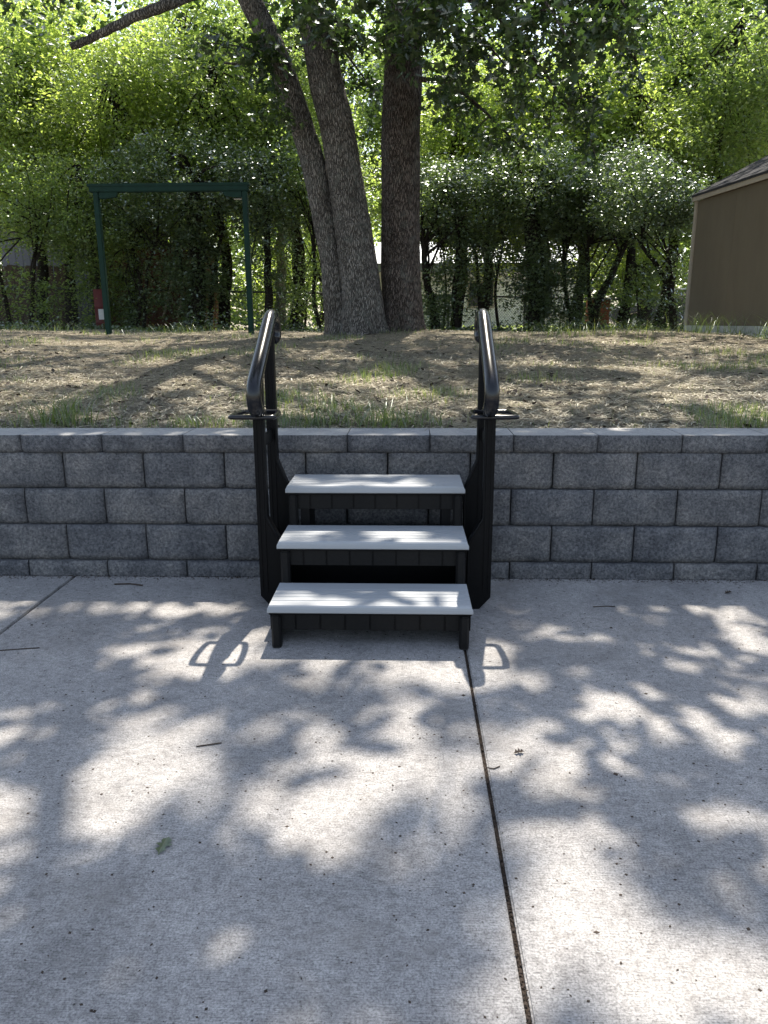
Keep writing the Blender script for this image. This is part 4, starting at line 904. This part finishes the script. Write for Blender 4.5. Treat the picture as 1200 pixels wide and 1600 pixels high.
# ---------------------------------------------------------------- small things on the patio
def grit(name, xs, ys, zs, sz, m, label, cat):
    n = len(xs); base = np.array([(1,0,0),(0,1,0),(-1,0,0),(0,-1,0),(0,0,.7),(.5,.6,-.3)]); f = np.array([(0,1,4),(1,2,4),(2,3,4),(3,0,4)])
    a = rng.uniform(0, 6.28, n); s = sz*rng.uniform(.4, 1.6, n)**1.3; el = rng.uniform(.4, 1, n)
    bx = base[None, :, 0]*s[:, None]; by = base[None, :, 1]*(s*el)[:, None]
    V = np.stack([xs[:, None]+bx*np.cos(a)[:, None]-by*np.sin(a)[:, None], ys[:, None]+bx*np.sin(a)[:, None]+by*np.cos(a)[:, None], zs[:, None]+base[None, :, 2]*(s*.7)[:, None]*(base[None, :, 2] > 0)], 2)
    F = ((np.arange(n)*6)[:, None, None]+f[None]).reshape(-1, 3)
    return tag(obj(name, mesh_np(name, V.reshape(-1, 3), F), m), label, cat, kind='stuff')
n = 2600; grit('seed_debris', rng.uniform(-2.4, 2.4, n), rng.uniform(-3.2, -.02, n), np.full(n, .0005), .0032, M['deadbit'], 'dark seeds and crumbs scattered over the patio', 'debris')
n = 60; grit('acorn_bits', rng.uniform(-2, 2, n), rng.uniform(-3, -.3, n), np.full(n, .0005), .0062, M['deadbit'], 'larger dark nut fragments scattered over the patio', 'debris')
n = 2600; yy = -np.abs(rng.normal(size=n))*.03-.005; grit('wall_base_dirt', rng.uniform(-2.6, 2.6, n), yy, np.full(n, .0003), .0035, M['soil'], 'line of dirt crumbs along the foot of the block wall', 'dirt')
n = 2200; grit('joint_grit', .254+rng.normal(size=n)*.0035, rng.uniform(-3.3, -.98, n), rng.uniform(-.014, -.005, n), .0030, M['deadbit'], 'brown and dark grit packed in the patio joint', 'grit')
n = 500; grit('joint_dirt', -1.883+rng.normal(size=n)*.0025, rng.uniform(-3.3, -.02, n), rng.uniform(-.012, -.006, n), .003, M['soil'], 'fine dirt in the left patio joint', 'dirt')
# green oak leaf
def leaf_thing(name, label, x, y, L, ang, m, curl=.1):
    tv, tf = T_OAK; v = []
    for a, bb, c in tv:
        px, py = a*L, bb*L; v.append((px*math.cos(ang)-py*math.sin(ang), px*math.sin(ang)+py*math.cos(ang), .002+abs(bb)*L*curl*2+.004*math.sin(a*5)**2))
    o = obj(name, mesh_np(name, v, [np.array(f) for f in tf]), m); o.location = (x, y, 0); return tag(o, label, 'leaf')
leaf_thing('oak_leaf', 'green lobed oak leaf lying on the lower left patio', -.668, -2.295, .075, 1.45, M['fallen'])
leaf_thing('dry_leaf', 'curled brown dry leaf beside the patio joint, right of it', .352, -1.775, .04, .2, M['deadbit'], .4)
leaf_thing('dry_leaf', 'curled brown dry leaf near the foot of the wall on the right', 1.66, -.235, .05, .4, M['deadbit'], .4)
def twig(label, pts, r=.0022):
    o = obj('twig', MB().tube([(x, y, r+.001) for x, y in pts], r, 6).mesh('twig', True), M['deadbit']); return tag(o, label, 'twig', 'fallen twigs on the patio')
twig('long thin bent twig near the left edge of the patio', [(-2.0,-1.10),(-1.84,-1.03),(-1.70,-1.0),(-1.62,-.985)])
twig('short twig on the left part of the patio above the oak leaf', [(-.71,-1.76),(-.66,-1.745),(-.63,-1.735)])
twig('dark curved twig near the wall foot, left of the steps', [(-1.60,-.16),(-1.52,-.15),(-1.44,-.175)], .004)
twig('short thin twig right of the steps near the wall shadow', [(.93,-.44),(1.0,-.43),(1.04,-.435)])
twig('tiny twig sticking out of the right patio joint', [(.255,-1.86),(.28,-1.865),(.30,-1.85)], .0018)
